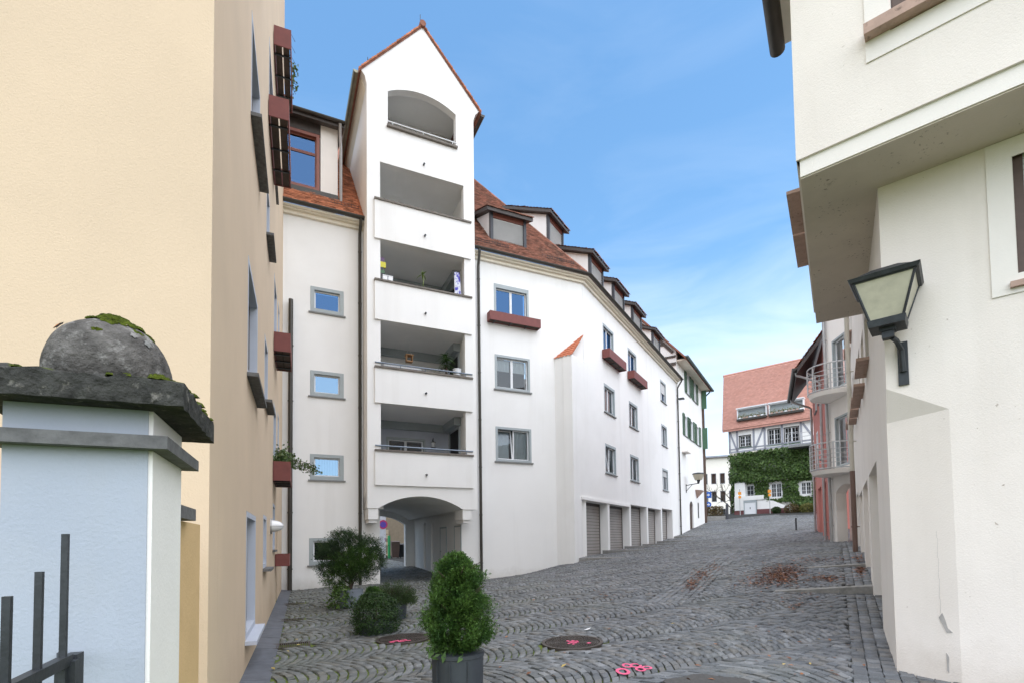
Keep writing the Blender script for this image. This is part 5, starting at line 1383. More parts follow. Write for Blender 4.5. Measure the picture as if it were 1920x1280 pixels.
m = MB(); m.hexa(fr_ring(4.20, .25), fr_ring(4.235, .265)); m.hexa(fr_ring(4.235, .24), fr_ring(4.33, .10)); m.build('cap', M_IRON, t)
m = MB()
for i in range(4): j = (i + 1) % 4; m.tube([lo_[i], lo_[j]], .012, 5); m.tube([hi_[i], hi_[j]], .014, 5)
m.build('frame_bars', M_IRON, t)

# ================================================================== house with curved balconies
FBH = Fr((13.05, 21.0), 187.)
bh = thing('balcony_house', FBH.P(2, -1, 1), 'white house with two rounded steel balconies on the right of the street', 'house')
holed(FBH, rect(0, 2.3, .5, 12.5), [arch(.35, 1.9, 1.0, 3.3, 3.6), rect(.5, 1.5, 4.3, 6.3), rect(.5, 1.5, 7.4, 9.4)], 0, .4, 'wall', M_CREAM2, bh)
MB().box(FBH, .1, 2.2, -.7, -.6, .8, 3.8).build('porch_back', M_CREAM2, bh)
window(FBH, bh, .5, 1.5, 4.3, 6.3, ring=.07, leaves=1, sill=False); window(FBH, bh, .5, 1.5, 7.4, 9.4, ring=.07, leaves=1, sill=False)
MB().box(FBH, 2.0, 2.3, -3, -.4, .5, 12.5).build('end_wall', M_CREAM2, bh)
for zf_ in (4.12, 7.15):
    R_ = 1.12; uc = 1.0
    arc = [(uc + .85 * R_ * cos(a), R_ * sin(a)) for a in np.linspace(0, pi, 20)]
    m = MB(); n_ = len(arc)
    m.add([FBH.P(u, w, zf_) for u, w in arc] + [FBH.P(u, w, zf_ - .16) for u, w in [(uc + (u - uc) * .94, w * .94) for u, w in arc]], [tuple(range(n_)), tuple(range(n_, 2 * n_))[::-1]] + [(i, n_ + i, n_ + i + 1, i + 1) for i in range(n_ - 1)])
    b = m.build('balcony', M_CREAM2, bh)
    for k, z in enumerate((zf_ + .04, zf_ + .25, zf_ + .42, zf_ + .59, zf_ + .76, zf_ + 1.02)):
        m = MB().tube([FBH.P(u, w, z) for u, w in arc], .026 if k in (0, 5) else .012, 6); m.build('rail', M_STEEL, b)
    for i in (0, 4, 8, 12, 16, 19):
        u, w = arc[i]; MB().box(FBH, u - .02, u + .02, w - .02, w + .02, zf_, zf_ + 1.0).build('baluster', M_STEEL, b)
downpipe(FBH, bh, .1, .10, 11.5, 1.2, .06, M_ZINC)
# ================================================================== red house
FRD = Fr((16.0, 27.0), 206.2)
rd = thing('red_house', FRD.P(2, -1, 1), 'red plastered house with dark eaves beyond the curved balconies', 'house')
holed(FRD, rect(0, 6.65, .5, 10), [rect(.9, 2.6, .6, 4.0), rect(3.0, 4.9, .6, 4.0), rect(1.2, 2.0, 5.2, 6.8), rect(3.2, 4.0, 5.2, 6.8), rect(1.2, 2.0, 7.8, 9.0), rect(3.2, 4.0, 7.8, 9.0)], 0, .4, 'wall', M_RED, rd)
for w in ((1.2, 2.0, 5.2, 6.8), (3.2, 4.0, 5.2, 6.8), (1.2, 2.0, 7.8, 9.0), (3.2, 4.0, 7.8, 9.0)): window(FRD, rd, *w, ring=.07, leaves=1, sur=M_SASH)
for u0, u1 in ((.9, 2.6), (3.0, 4.9)): MB().box(FRD, u0, u1, -.6, -.5, .5, 4.0).build('garage_back', M_CREAM2, rd)
MB().box(FRD, -.4, 0, -4, 0, .5, 10).build('end_wall', M_RED, rd)
slab(FRD, [(-.5, 1.0, 9.0), (5.6, 1.0, 9.0), (5.6, -3, 14.4), (-.5, -3, 14.4)], .22, 'roof', M_FASCIA, rd)
tiles(FRD, lambda s: -.55, lambda s: 5.65, 1.03, 9.02, 1.35, 4, 'roof_tiles', M_TILE3, rd)
g = MB().half_gutter([FRD.P(-.5, 1.1, 9.0), FRD.P(5.6, 1.1, 9.0)], .1).build('gutter', M_GUT, rd)
downpipe(FRD, rd, .15, .12, 8.3, 1.8, .055, M_ZINC, elbow=(0, .9, .6)); downpipe(FRD, rd, 5.2, .12, 8.3, 1.4, .055, M_ZINC, elbow=(0, .9, .6))

# ================================================================== yellow house on the left
yh = thing('yellow_house', (-3, 4, 0), 'yellow plastered house filling the left edge', 'house')
YH = 21.5
YW = [(2.72, 4.1, .36, 1.93), (2.72, 4.2, 3.62, 5.1), (2.95, 4.4, 7.08, 8.5), (2.95, 4.4, 10.3, 11.7),
      (5.7, 6.6, 1.1, 2.05), (5.8, 6.7, 4.1, 5.3), (6.1, 7.0, 7.3, 8.4), (8.9, 9.9, 1.4, 2.5), (9.0, 10.3, 3.5, 4.9), (9.0, 10.3, 6.6, 8.0), (6.6, 8.1, 10.25, 11.6), (8.6, 9.8, 10.25, 11.6), (11.2, 12.0, 4.1, 5.2), (11.2, 12.0, 7.2, 8.3)]
YD = (10.6, 11.6, -.55, 1.95)
holed(FY, rect(.452, 15.3, -.6, YH), [rect(*w) for w in YW] + [rect(*YD)], 0, .45, 'long_wall', M_YELLOW, yh)
for i, w in enumerate(YW):
    window(FY, yh, *w, ring=.07, leaves=1, sur=M_BAND, sash=M_BROWN, depth=.22, sill_out=.13 if i < 7 else .06, sill_mat=M_BANDSTONE if i else M_BAND, sill=i not in (8, 9, 10), proud=.003)
MB().box(FY, YD[0], YD[1], -.3, -.22, -.5, YD[3]).build('door', M_BAND, yh)
holed(FG, rect(-6, 0, -.6, YH), [], 0, .45, 'gable_wall', M_YELLOW, yh)
flower_box(FY, 6.35, 8.45, .01, .37, 9.78, 10.2, 'maroon flower box with open slatted base high on the yellow house')
flower_box(FY, 8.0, 9.9, .01, .37, 12.75, 13.2, 'topmost maroon flower box on the yellow house, cut by the picture edge')
flower_box(FY, 8.8, 10.3, .01, .37, 6.05, 6.5, 'maroon flower box on the yellow house level with the third balcony', dirt=True)
fbx = flower_box(FY, 8.75, 10.3, .01, .38, 3.0, 3.45, 'maroon flower box with trailing plant on the yellow house', dirt=True)
flower_box(FY, 9.9, 11.0, .01, .34, .98, 1.28, 'lowest maroon flower box near the ground on the yellow house')
L_TRAIL = leaf_mat('trailing_leaf', (.05, .10, .03), (.13, .18, .06))
t = thing('trailing_plant', FY.P(9.3, .2, 3.4), 'bushy trailing plant growing from a flower box on the yellow house', 'plant')
N = 700; pp = np.array([FY.P(rng.uniform(8.8, 10.2), .2 + rng.normal(0, .12), 3.45 + abs(rng.normal(0, .16))) for _ in range(N)]); leaf_cloud(pp, rng.normal(0, 1, (N, 3)), .045, 'foliage', L_TRAIL, t)['kind'] = 'stuff'
m = MB(); pp = []
for k in range(7):
    a = np.array(FY.P(8.9 + k * .2, .36, 3.45)); ln = rng.uniform(.3, 1.0); path = [a + np.array([s * ln, 0.02 * k, .06 - .3 * s * s * ln]) for s in np.linspace(0, 1, 8)]
    m.tube(path, .006, 4); pp += [q + rng.normal(0, .03, 3) for q in path for _ in range(5)]
m.build('stems', M_TRUNK, t); leaf_cloud(np.array(pp), rng.normal(0, 1, (len(pp), 3)), .035, 'trailing_leaves', L_TRAIL, t)['kind'] = 'stuff'
t = thing('overhanging_plant', FY.P(8.6, .25, 13.1), 'leafy plant spilling from the topmost flower box on the yellow house', 'plant')
N = 90; pp = np.array([FY.P(rng.uniform(8.9, 9.8), .34 + abs(rng.normal(0, .08)), 13.25 + rng.normal(0, .12)) for _ in range(N)]); leaf_cloud(pp, rng.normal(0, 1, (N, 3)), .045, 'foliage', L_TRAIL, t)['kind'] = 'stuff'
m = MB(); [m.tube([FY.P(8.1 + .3 * k, .2, 12.9), FY.P(8.1 + .3 * k, .34, 13.25), FY.P(8.1 + .3 * k, .45, 13.05)], .006, 4) for k in range(6)]; m.build('stems', M_TRUNK, t)
# oval lamp
t = thing('bulkhead_lamp', FY.P(8.0, .1, 1.9), 'white oval bulkhead lamp on the yellow house', 'lamp')
m = MB(); S = 10; vs = []; fs = []
for i in range(S + 1):
    th_ = pi / 2 * i / S
    for k in range(16):
        a = 2 * pi * k / 16; vs.append(FY.P(8.0 + .17 * cos(th_) * cos(a), .02 + .24 * sin(th_), 1.92 + .13 * cos(th_) * sin(a)))
for i in range(S):
    for k in range(16): fs.append((i * 16 + k, i * 16 + (k + 1) % 16, (i + 1) * 16 + (k + 1) % 16, (i + 1) * 16 + k))
m.add(vs, fs); m.build('dome', M_WHITEGLASS, t, True)
MB().tube([FY.P(8.0, .0, 1.92), FY.P(8.0, .03, 1.92)], .17, 16).build('base_ring', M_ZINC, t)
m = MB(); m.tube([FY.P(8.0 + .172 * cos(a), .02 + .243 * sin(a), 1.92) for a in np.linspace(0, pi, 14)], .006, 4); m.build('cage_bar', M_ZINC, t)
# gutter slabs along the foot of the yellow house
for i in range(15):
    u0 = .2 + i * 1.0
    pts = [FY.P(u0 + .006, .0, 0), FY.P(u0 + .994, .0, 0), FY.P(u0 + .994, .30, 0), FY.P(u0 + .006, .30, 0)]
    zz = [float(gz(p[0], p[1])) + (.03 if k < 2 else .0) for k, p in enumerate(pts)]
    MB().vprism([p[:2] for p in pts], [z - .12 for z in zz], zz).build('gutter_slab', M_GUTTERSTONE, street)

# ================================================================== gate pillar and railing, garden wall
FPL = Fr((-1.12, 1.60), 67.8)
gp = thing('gate_pillar', FPL.P(-.18, -.2, 0), 'white gate pillar, its front coloured as bluish shade, with mossy stone slab and stone ball on top', 'gate pillar')
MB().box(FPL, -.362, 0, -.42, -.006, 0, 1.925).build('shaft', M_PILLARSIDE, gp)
MB().box(FPL, -.362, -.012, -.03, 0, 0, 1.925).build('shaded_front_face', M_PILLAR_SHADE, gp)  # thin panel carrying the bluish shade of the front as colour
MB().box(FPL, -.395, .05, -.47, .05, 1.80, 1.84).build('stone_band', M_BANDSTONE, gp)
m = MB(); cn = 14; vs = []; fs = []
cu0, cu1, cw0, cw1 = -.45, .10, -.53, .10
CAPZ = 2.012
def cap_pt(u, w, top):
    jx = .006 * math.sin(u * 61 + w * 47) + .004 * math.sin(u * 133 - w * 91)
    return FPL.P(u, w, (CAPZ + jx) if top else 1.925)
G_ = [(cu0 + (cu1 - cu0) * i / cn, cw0 + (cw1 - cw0) * j / cn) for i in range(cn + 1) for j in range(cn + 1)]
for top in (1, 0):
    for u, w in G_:
        edge = min(u - cu0, cu1 - u, w - cw0, cw1 - w)
        d_ = .0 if top == 0 else (-.012 if edge < .01 else 0)
        k = .985 + .015 * math.sin(u * 80 + w * 63)
        uu_, ww_ = (cu0 + cu1) / 2 + (u - (cu0 + cu1) / 2) * k, (cw0 + cw1) / 2 + (w - (cw0 + cw1) / 2) * k
        p = cap_pt(uu_, ww_, top); vs.append((p[0], p[1], p[2] + d_))
I = lambda t_, i, j: t_ * (cn + 1) ** 2 + i * (cn + 1) + j
for i in range(cn):
    for j in range(cn): fs.append((I(0, i, j), I(0, i, j + 1), I(0, i + 1, j + 1), I(0, i + 1, j))[::-1]); fs.append((I(1, i, j), I(1, i, j + 1), I(1, i + 1, j + 1), I(1, i + 1, j)))
for i in range(cn):
    for (a, b) in (((i, 0), (i + 1, 0)), ((i, cn), (i + 1, cn)), ((0, i), (0, i + 1)), ((cn, i), (cn, i + 1))):
        fs.append((I(0, *a), I(0, *b), I(1, *b), I(1, *a)))
m.add(vs, fs); m.build('cap_slab', M_CAP, gp)
bc = np.array(FPL.P(-.17, -.20, 2.092)); m = MB(); vs = []; fs = []; SL, ST = 40, 24
for i in range(ST + 1):
    ph = pi * i / ST
    for k in range(SL):
        a = 2 * pi * k / SL; d_ = np.array([sin(ph) * cos(a), sin(ph) * sin(a), cos(ph)]); r = .176 * (1 + .012 * math.sin(5 * a + 3 * ph) * sin(ph) + .01 * math.sin(7 * ph + 2))
        vs.append(bc + d_ * r * np.array([1, 1, .95]))
for i in range(ST):
    for k in range(SL): fs.append((i * SL + k, (i + 1) * SL + k, (i + 1) * SL + (k + 1) % SL, i * SL + (k + 1) % SL))
m.add(vs, fs); bl = m.build('stone_ball', M_STONE, gp, True)
def cushion(c, up, ra, h, k):
    """a small mound of moss hugging a surface"""
    up = np.array(up, float); up /= np.linalg.norm(up); a = np.cross(up, [.31, .9, .2]); a /= np.linalg.norm(a); b = np.cross(up, a)
    m = MB(); vs = []; fs = []; nr_, ns_ = 6, 18
    for i in range(nr_ + 1):
        t_ = i / nr_
        for j in range(ns_):
            an = 2 * pi * j / ns_; rr = ra * (1 - t_) * (1 + .35 * math.sin(2 * an + k) + .2 * math.sin(5 * an + 2 * k))
            hh = h * math.sqrt(max(0, 1 - (1 - t_) ** 2)) * (1 + .4 * math.sin(9 * an + 7 * t_ + k)) - .003
            vs.append(np.array(c) + a * rr * cos(an) + b * rr * sin(an) + up * hh)
    for i in range(nr_):
        for j in range(ns_): fs.append((i * ns_ + j, i * ns_ + (j + 1) % ns_, (i + 1) * ns_ + (j + 1) % ns_, (i + 1) * ns_ + j))
    m.add(vs, fs); return m
for k, (az, el, ra) in enumerate(((-.75, 1.28, .034), (-.45, 1.12, .03), (-.25, 1.0, .022), (-1.5, 1.40, .022), (-1.9, 1.2, .014), (-1.05, 1.0, .022), (-.85, .9, .016), (-.3, .72, .014), (.1, .75, .016), (-1.3, 1.15, .010), (-2.3, 1.3, .016), (-1.15, .55, .012), (-.6, .95, .012), (.5, 1.1, .03))):
    d_ = np.array([cos(el) * cos(az), cos(el) * sin(az), sin(el)]); cushion(bc + d_ * .174, d_, ra, ra * .38, k * 1.7).build('moss_cushion', M_MOSS, bl, True)
for k, (u, w, ra) in enumerate(((.03, .078, .024), (-.05, .08, .016), (.078, -.02, .018), (.082, -.10, .02), (.08, -.15, .014), (.08, -.22, .022), (.082, -.3, .015), (.08, -.36, .02), (.078, -.44, .018), (.0, .05, .014), (.06, -.28, .014), (-.3, .085, .010), (-.09, .082, .012), (.06, .05, .016))):
    cushion(FPL.P(u, w, CAPZ - .006), (0, 0, 1), ra, ra * .62, k * 2.3).build('moss_cushion', M_MOSS, gp, True)
# lichen spots
for (az, el, s, c) in ((-2.35, .75, .016, (.42, .42, .4)), (-2.2, .68, .016, (.36, .13, .035)), (-.25, .45, .012, (.2, .2, .19)), (-.5, .55, .01, (.22, .21, .2))):
    d_ = np.array([cos(el) * cos(az), cos(el) * sin(az), sin(el)]); a = np.cross(d_, [0, 0, 1.]); a /= np.linalg.norm(a); b = np.cross(d_, a); n_ = 14
    ring_ = []
    for k in range(n_):
        r = s * (1 + .25 * math.sin(k * 2.3)); q = d_ * .176 + (a * cos(2 * pi * k / n_) + b * sin(2 * pi * k / n_)) * r; q = q / np.linalg.norm(q) * .1795; ring_.append(bc + q)
    MB().add(ring_ + [bc + d_ * .181], [(k, (k + 1) % n_, n_) for k in range(n_)]).build('lichen_spot', mat('lichen%d' % int(c[2] * 1000), c, .95, .2, 60), bl)
# iron railing
rl_ = [(atY(123, 1000, 1.25), 1.25, 123), (atY(71, 1071, 1.12), 1.12, 71), (atY(14, 1117, 1.0), 1.0, 14)]
t = thing('iron_railing', (rl_[0][0][0], 1.2, 0), 'dark iron railing with stepped upright bars before the gate pillar', 'railing')
d0 = np.array([rl_[2][0][0] - rl_[0][0][0], rl_[2][0][1] - rl_[0][0][1]]); FR_ = Fr(rl_[0][0][:2], math.degrees(math.atan2(d0[0], d0[1])))
ln = np.linalg.norm(d0)
for k, u in enumerate((0, ln / 2, ln, ln * 1.5)):
    ztop = [rl_[0][0][2], rl_[1][0][2], rl_[2][0][2], 1.36][k]
    MB().box(FR_, u - .0065, u + .0065, -.0065, .0065, 0, ztop).build('bar', M_IRON, t)
MB().box(FR_, -.03, ln * 1.7, -.011, .011, 1.215, 1.24).build('rail', M_IRON, t)
MB().box(FR_, -.06, ln * 1.7, -.011, .011, .15, .175).build('rail', M_IRON, t)
MB().box(FR_, -.05, -.012, -.02, .02, 1.16, 1.225).build('hinge', M_IRON, t)
MB().box(FR_, -.09, -.045, -.014, .014, 1.10, 1.235).build('hinge_plate', M_IRON, t)
MB().tube([FR_.P(-.07, 0, 1.19), (*FPL.P(-.22, -.01, 0)[:2], 1.19)], .012, 6).build('wall_pin', M_IRON, t)
# garden wall behind the pillar
FGW = Fr((-1.52, 2.12), -22.2)
t = thing('garden_wall', FGW.P(.5, 0, 0), 'low yellow garden wall with grey stone coping behind the gate pillar', 'wall')
MB().box(FGW, 0, 1.3, -.28, 0, -.4, 1.64).build('wall_body', mat('ochre_plaster', (.66, .46, .24), .9, .06, 2, .6, 40, .006, .2, col2=(.50, .34, .18), c2=(.55, .8), c2scale=2), t)
MB().box(FGW, -.02, .85, -.33, .05, 1.645, 1.71).build('coping', M_BANDSTONE, t)
# ================================================================== plants in tubs
def spray_mesh(pts, nrm, size, name, material, parent, nleaf=9, flat=.5):
    """little flat sprays of scale leaves, fanned along a stem that points outwards"""
    n = len(pts); d = nrm + rng.normal(0, .35, (n, 3)); d /= np.linalg.norm(d, axis=1, keepdims=True)
    r = rng.normal(0, 1, (n, 3)); r[:, 2] *= flat
    a = np.cross(d, r); a /= np.linalg.norm(a, axis=1, keepdims=True)
    c = np.cross(d, a)
    s = size * rng.uniform(.6, 1.25, (n, 1))
    V = []
    for k in range(nleaf):
        t = k / (nleaf - 1); side = (-1) ** k; sp = (1 - t) * .75 + .05
        base = pts + d * s * t * .75
        tipp = base + (d * .42 + a * side * sp) * s * .8 * (1.15 - .5 * t) + c * s * .08 * rng.normal(0, 1, (n, 1))
        w = (a * .5 * (1 if k % 2 else -1) - d * .5) * s * .17
        w2 = c * s * .05
        V.append(np.stack([base - w, (base + tipp) / 2 - w * 1.3 + w2, tipp, (base + tipp) / 2 + w * 1.3 + w2], 1))
    V = np.concatenate(V, 0)
    Q = np.arange(4)[None] + 4 * np.arange(len(V))[:, None]
    o = fast_mesh(name, V.reshape(-1, 3), Q, material, parent); o['kind'] = 'stuff'
    return o
def hull_points(n, cen, prof, h, inner=.55, lump=.18, seed=0):
    """points in the outer shell of a solid of revolution with a lumpy outline; prof(t)->radius"""
    t = rng.uniform(0, 1, n); a = rng.uniform(0, 2 * pi, n)
    rad = prof(t) * (1 + lump * np.sin(3 * a + 9 * t + seed) * np.sin(11 * t - 2 * a + seed * 2) + lump * .6 * np.sin(7 * a - 15 * t))
    k = rng.uniform(inner, 1, n) ** .7
    k = np.where(rng.random(n) < .07, rng.uniform(1.0, 1.22, n), k)
    p = np.stack([rad * k * np.cos(a), rad * k * np.sin(a), t * h], 1)
    nr = np.stack([np.cos(a), np.sin(a), .35 + .9 * t], 1); nr /= np.linalg.norm(nr, axis=1, keepdims=True)
    return p + np.array(cen), nr
L_THUJA = leaf_mat('thuja_spray', (.028, .075, .014), (.085, .165, .032), .5)
L_BOX = leaf_mat('box_leaf', (.016, .040, .010), (.04, .085, .018), .5)
L_JUN = leaf_mat('juniper_needle', (.03, .055, .016), (.06, .10, .03), .5)
L_PINE = leaf_mat('dark_conifer', (.020, .045, .020), (.045, .085, .025), .5)
def tub(x, y, r, h, t, material, taper=.96, seg=36):
    z = float(gz(x, y)); m = MB(); hh = [0, .02, h - .045, h - .04, h - .005, h, h - .03, h - .06]; rr = [r * taper * .985, r * taper, r * .995, r * 1.025, r * 1.03, r * 1.0, r * .95, r * .95]
    pts = [(x, y, z + q) for q in hh]
    m.tube(pts, rr, seg, cap=False); o = m.build('pot', material, t); smooth_by_angle(o, 35)
    MB().tube([(x, y, z + h - .08), (x, y, z + h - .06)], [r * .96, r * .96], 20).build('soil', M_SOIL, t)
    for a in (-1.2, .9):
        fr = Fr((x + r * cos(a) * .99, y + r * sin(a) * .99), 90 - math.degrees(a) - 90)
    return z
# near tub with a thuja
x, y = -.53, 4.92
t = thing('potted_thuja', (x, y, float(gz(x, y))), 'bushy green thuja in a round dark grey tub, nearest of the potted plants', 'potted plant')
z = tub(x, y, .245, .48, t, M_ZPOT)
for a in (-1.75, -1.1, -2.3):
    MB().tube([(x + .25 * cos(a), y + .25 * sin(a), z + .03), (x + .252 * cos(a), y + .252 * sin(a), z + .43)], .005, 5).build('pot_seam', M_ZPOT, t)
prof = lambda q: np.interp(q, [0, .12, .3, .55, .8, .93, 1], [.16, .25, .25, .215, .165, .105, .03])
p, nr = hull_points(9500, (x, y, z + .50), prof, .86, .45, .34)
spray_mesh(p, nr, .066, 'foliage', L_THUJA, t)
m = MB(); m.tube([(x, y, z + .4), (x + .01, y, z + .8), (x, y, z + 1.3)], [.025, .018, .006], 6)
for i in range(26):
    a = rng.uniform(0, 2 * pi); q = rng.uniform(.55, 1.2); m.tube([(x, y, z + q), (x + .15 * cos(a), y + .15 * sin(a), z + q + .06), (x + .27 * cos(a), y + .27 * sin(a), z + q + .14)], [.008, .006, .003], 4)
m.build('trunk', M_TRUNK, t)
L_BROAD = leaf_mat('broad_leaf', (.03, .075, .02), (.07, .13, .03))
bp = np.array([(x - .22, y - .2, z + .50), (x - .16, y - .24, z + .49), (x - .26, y - .14, z + .52), (x - .1, y - .23, z + .47), (x + .05, y - .25, z + .46), (x - .19, y - .22, z + .46)])
leaf_cloud(bp, np.tile([0, -.8, .6], (len(bp), 1)), .05, 'broad_leaves', L_BROAD, t, .55, .3)
# low clipped box in a tub
x, y = gpx(702, 1187); y += .1
t = thing('potted_box_bush', (x, y, float(gz(x, y))), 'low dense clipped dark green bush in a hidden tub, left of the thuja', 'potted plant')
z = tub(x, y, .30, .2, t, M_ZPOT)
prof = lambda q: np.interp(q, [0, .2, .5, .8, 1], [.36, .40, .40, .32, .1])
p, nr = hull_points(12000, (x, y, z + .015), prof, .68, .6, .10); leaf_cloud(p, nr, .0145, 'foliage', L_BOX, t)['kind'] = 'stuff'
p, nr = hull_points(2200, (x - .1, y + .18, z + .38), lambda q: np.interp(q, [0, .5, 1], [.22, .2, .05]), .36, .5, .2); spray_mesh(p, nr, .05, 'upright_shoots', L_THUJA, t)
MB().tube([(x, y, z + .2), (x, y, z + .55)], [.03, .015], 6).build('stem', M_TRUNK, t)
# spreading juniper behind it
x, y = gpx(738, 1158); 
t = thing('potted_juniper', (x, y, float(gz(x, y))), 'spreading feathery juniper bush behind the clipped bush', 'potted plant')
z = tub(x, y, .26, .3, t, M_ZPOT)
d = rng.normal(0, 1, (2600, 3)); d[:, 2] = abs(d[:, 2]) * .7 - .1; d /= np.linalg.norm(d, axis=1, keepdims=True)
q = rng.uniform(.45, 1, (2600, 1)); p = np.array([x, y, z + .32]) + d * q * np.array([.46, .4, .42]); spray_mesh(p, d + np.array([.15, 0, .35]), .07, 'foliage', L_JUN, t, 7)
m = MB()
for i in range(24):
    a = rng.uniform(0, 2 * pi); m.tube([(x, y, z + .2), (x + .2 * cos(a), y + .2 * sin(a), z + .45), (x + .38 * cos(a), y + .34 * sin(a), z + .55 + .1 * rng.random())], [.012, .008, .003], 4)
m.build('stems', M_TRUNK, t)
# tall layered conifer in a pale tub by the wall
x, y = gpx(653, 1138); y += .15
t = thing('potted_conifer', (x, y, float(gz(x, y))), 'tall open-branched conifer in a tub beside the passage', 'potted plant')
z = tub(x, y, .30, .42, t, mat('pale_grey_pot', (.22, .25, .29), .6, .1, 4), .85)
k = 1.0
clumps = [(-.42, 1.42, .30, .17), (-.15, 1.68, .28, .15), (.12, 1.55, .3, .2), (.45, 1.45, .30, .18), (.28, 1.2, .36, .26), (-.3, 1.12, .34, .22), (.0, .98, .4, .3), (.55, 1.05, .28, .2), (-.5, .92, .24, .15), (-.3, .68, .34, .26), (.2, .78, .34, .22), (.62, 1.28, .2, .12), (-.58, 1.22, .2, .1)]
m = MB(); m.tube([(x, y, z + .3), (x + .03, y, z + .8), (x - .02, y, z + 1.5)], [.05, .04, .015], 7)
for i, (dx, dz, rx, rz_) in enumerate(clumps):
    n_ = int(4600 * rx * (rx + rz_)); d = rng.normal(0, 1, (n_, 3)); d /= np.linalg.norm(d, axis=1, keepdims=True); dy = rng.uniform(-.22, .22)
    q = np.where(rng.random((n_, 1)) < .12, rng.uniform(1, 1.35, (n_, 1)), rng.uniform(.35, 1, (n_, 1))); c = np.array([x + dx, y + dy, z + dz]); p = c + d * q * np.array([rx, rx * .9, rz_])
    spray_mesh(p, d + np.array([0, 0, .4]), .085, 'foliage_clump', L_PINE if i not in (4, 6, 9) else L_THUJA, t, 8)
    m.tube([(x, y, z + max(.4, dz - .4)), (x + dx * .5, y + dy * .5, z + dz - .15), tuple(c)], [.022, .016, .006], 5)
m.build('trunk', M_TRUNK, t)
p, nr = hull_points(900, (x - .12, y - .3, z + .02), lambda q: np.interp(q, [0, 1], [.34, .16]), .5, .5, .2); leaf_cloud(p, nr, .035, 'trailing_ivy', L_IVY, t)['kind'] = 'stuff'

# ================================================================== covers, grates, kerbs, marks, litter
def manhole(x, y, r, label):
    z = float(gz(x, y)); t = thing('manhole_cover', (x, y, z), label, 'manhole cover', 'manhole covers in the court')
    gx = (float(gz(x + .3, y)) - float(gz(x - .3, y))) / .6; gy = (float(gz(x, y + .3)) - float(gz(x, y - .3))) / .6
    Zp = lambda a, rr, h: (x + rr * cos(a), y + rr * sin(a), z + h + gx * rr * cos(a) + gy * rr * sin(a))
    A = np.linspace(0, 2 * pi, 49)[:-1]; n_ = 48
    def annulus(r0, r1, h, nm, mm, low=-.05):
        m = MB(); m.add([Zp(a, r0, h) for a in A] + [Zp(a, r1, h) for a in A] + [Zp(a, r1, low) for a in A] + [Zp(a, r0, low) for a in A],
              [(i, n_ + i, n_ + (i + 1) % n_, (i + 1) % n_) for i in range(n_)] + [(n_ + i, 2 * n_ + i, 2 * n_ + (i + 1) % n_, n_ + (i + 1) % n_) for i in range(n_)] + [(i, (i + 1) % n_, 3 * n_ + (i + 1) % n_, 3 * n_ + i) for i in range(n_)])
        return m.build(nm, mm, t)
    annulus(r - .045, r, .008, 'frame', M_CASTIRON)
    m = MB(); m.add([Zp(a, r - .055, -.002) for a in A], [tuple(range(n_))]); lid = m.build('lid', M_CASTIRON, t)
    m = MB()
    for rr in np.arange(.05, r - .06, .028):
        nb = int(2 * pi * rr / .045)
        for i in range(nb):
            a0 = 2 * pi * i / nb + rr * 7; a1 = a0 + .026 / rr
            vs = [Zp(a0, rr, .007), Zp(a1, rr, .007), Zp(a1, rr + .014, .007), Zp(a0, rr + .014, .007)]; k0 = [(p[0], p[1], p[2] - .01) for p in vs]
            m.add(vs + k0, [(0, 1, 2, 3), (0, 4, 5, 1), (1, 5, 6, 2), (2, 6, 7, 3), (3, 7, 4, 0)])
    m.build('tread_studs', M_CASTIRON, lid)
    return t, Zp
m1, Z1 = manhole(*MH1, .43, 'round cast iron manhole cover with pink mark in the open court')
m2, Z2 = manhole(*MH2, .43, 'round cast iron manhole cover half hidden behind the thuja tub')
for i, ((qx, qy), a, b) in enumerate(GRATES):
    f = Fr((qx, qy), FY.az); z = float(gz(qx, qy))
    t = thing('drain_grate', (qx, qy, z), ['nearest dark drain grate beside the yellow house', 'middle drain grate beside the yellow house', 'farthest drain grate beside the yellow house'][i], 'drain grate', 'drain grates along the yellow house')
    MB().ring(f, -b / 2, b / 2, 0, 1, .02, 0, 1) if False else None
    m = MB(); m.box(f, -b / 2, b / 2, -a / 2, -a / 2 + .03, z - .05, z + .006); m.box(f, -b / 2, b / 2, a / 2 - .03, a / 2, z - .05, z + .006); m.box(f, -b / 2, -b / 2 + .03, -a / 2 + .03, a / 2 - .03, z - .05, z + .006); m.box(f, b / 2 - .03, b / 2, -a / 2 + .03, a / 2 - .03, z - .05, z + .006); m.build('frame', M_CASTIRON, t)
    k = -a / 2 + .05
    while k < a / 2 - .04:
        MB().box(f, -b / 2 + .03, b / 2 - .03, k, k + .014, z - .03, z + .003).build('grate_bar', M_CASTIRON, t); k += .03
    MB().box(f, -b / 2, b / 2, -a / 2, a / 2, z - .09, z - .06).build('pit', M_DARK, t)
# kerb stones of the garage aprons
for i, (fr, u0, sg, ln_, reach, h) in enumerate(APRONS):
    pts = [fr.P(u0 - .13 * sg, -.3 if fr is FC else -.5, 0), fr.P(u0 - .13 * sg, reach * .93, 0), fr.P(u0 + .02 * sg, reach * .93, 0), fr.P(u0 + .02 * sg, -.3 if fr is FC else -.5, 0)]
    b = [float(gz0(p[0], p[1])) for p in pts]
    top = [b[0] + h * 1.08 + .012, b[1] + .008, b[2] + .008, b[3] + h * 1.08 + .012]
    o = MB().vprism([p[:2] for p in pts], [z - .25 for z in b], top).build('kerb_stone', M_KERB, street)
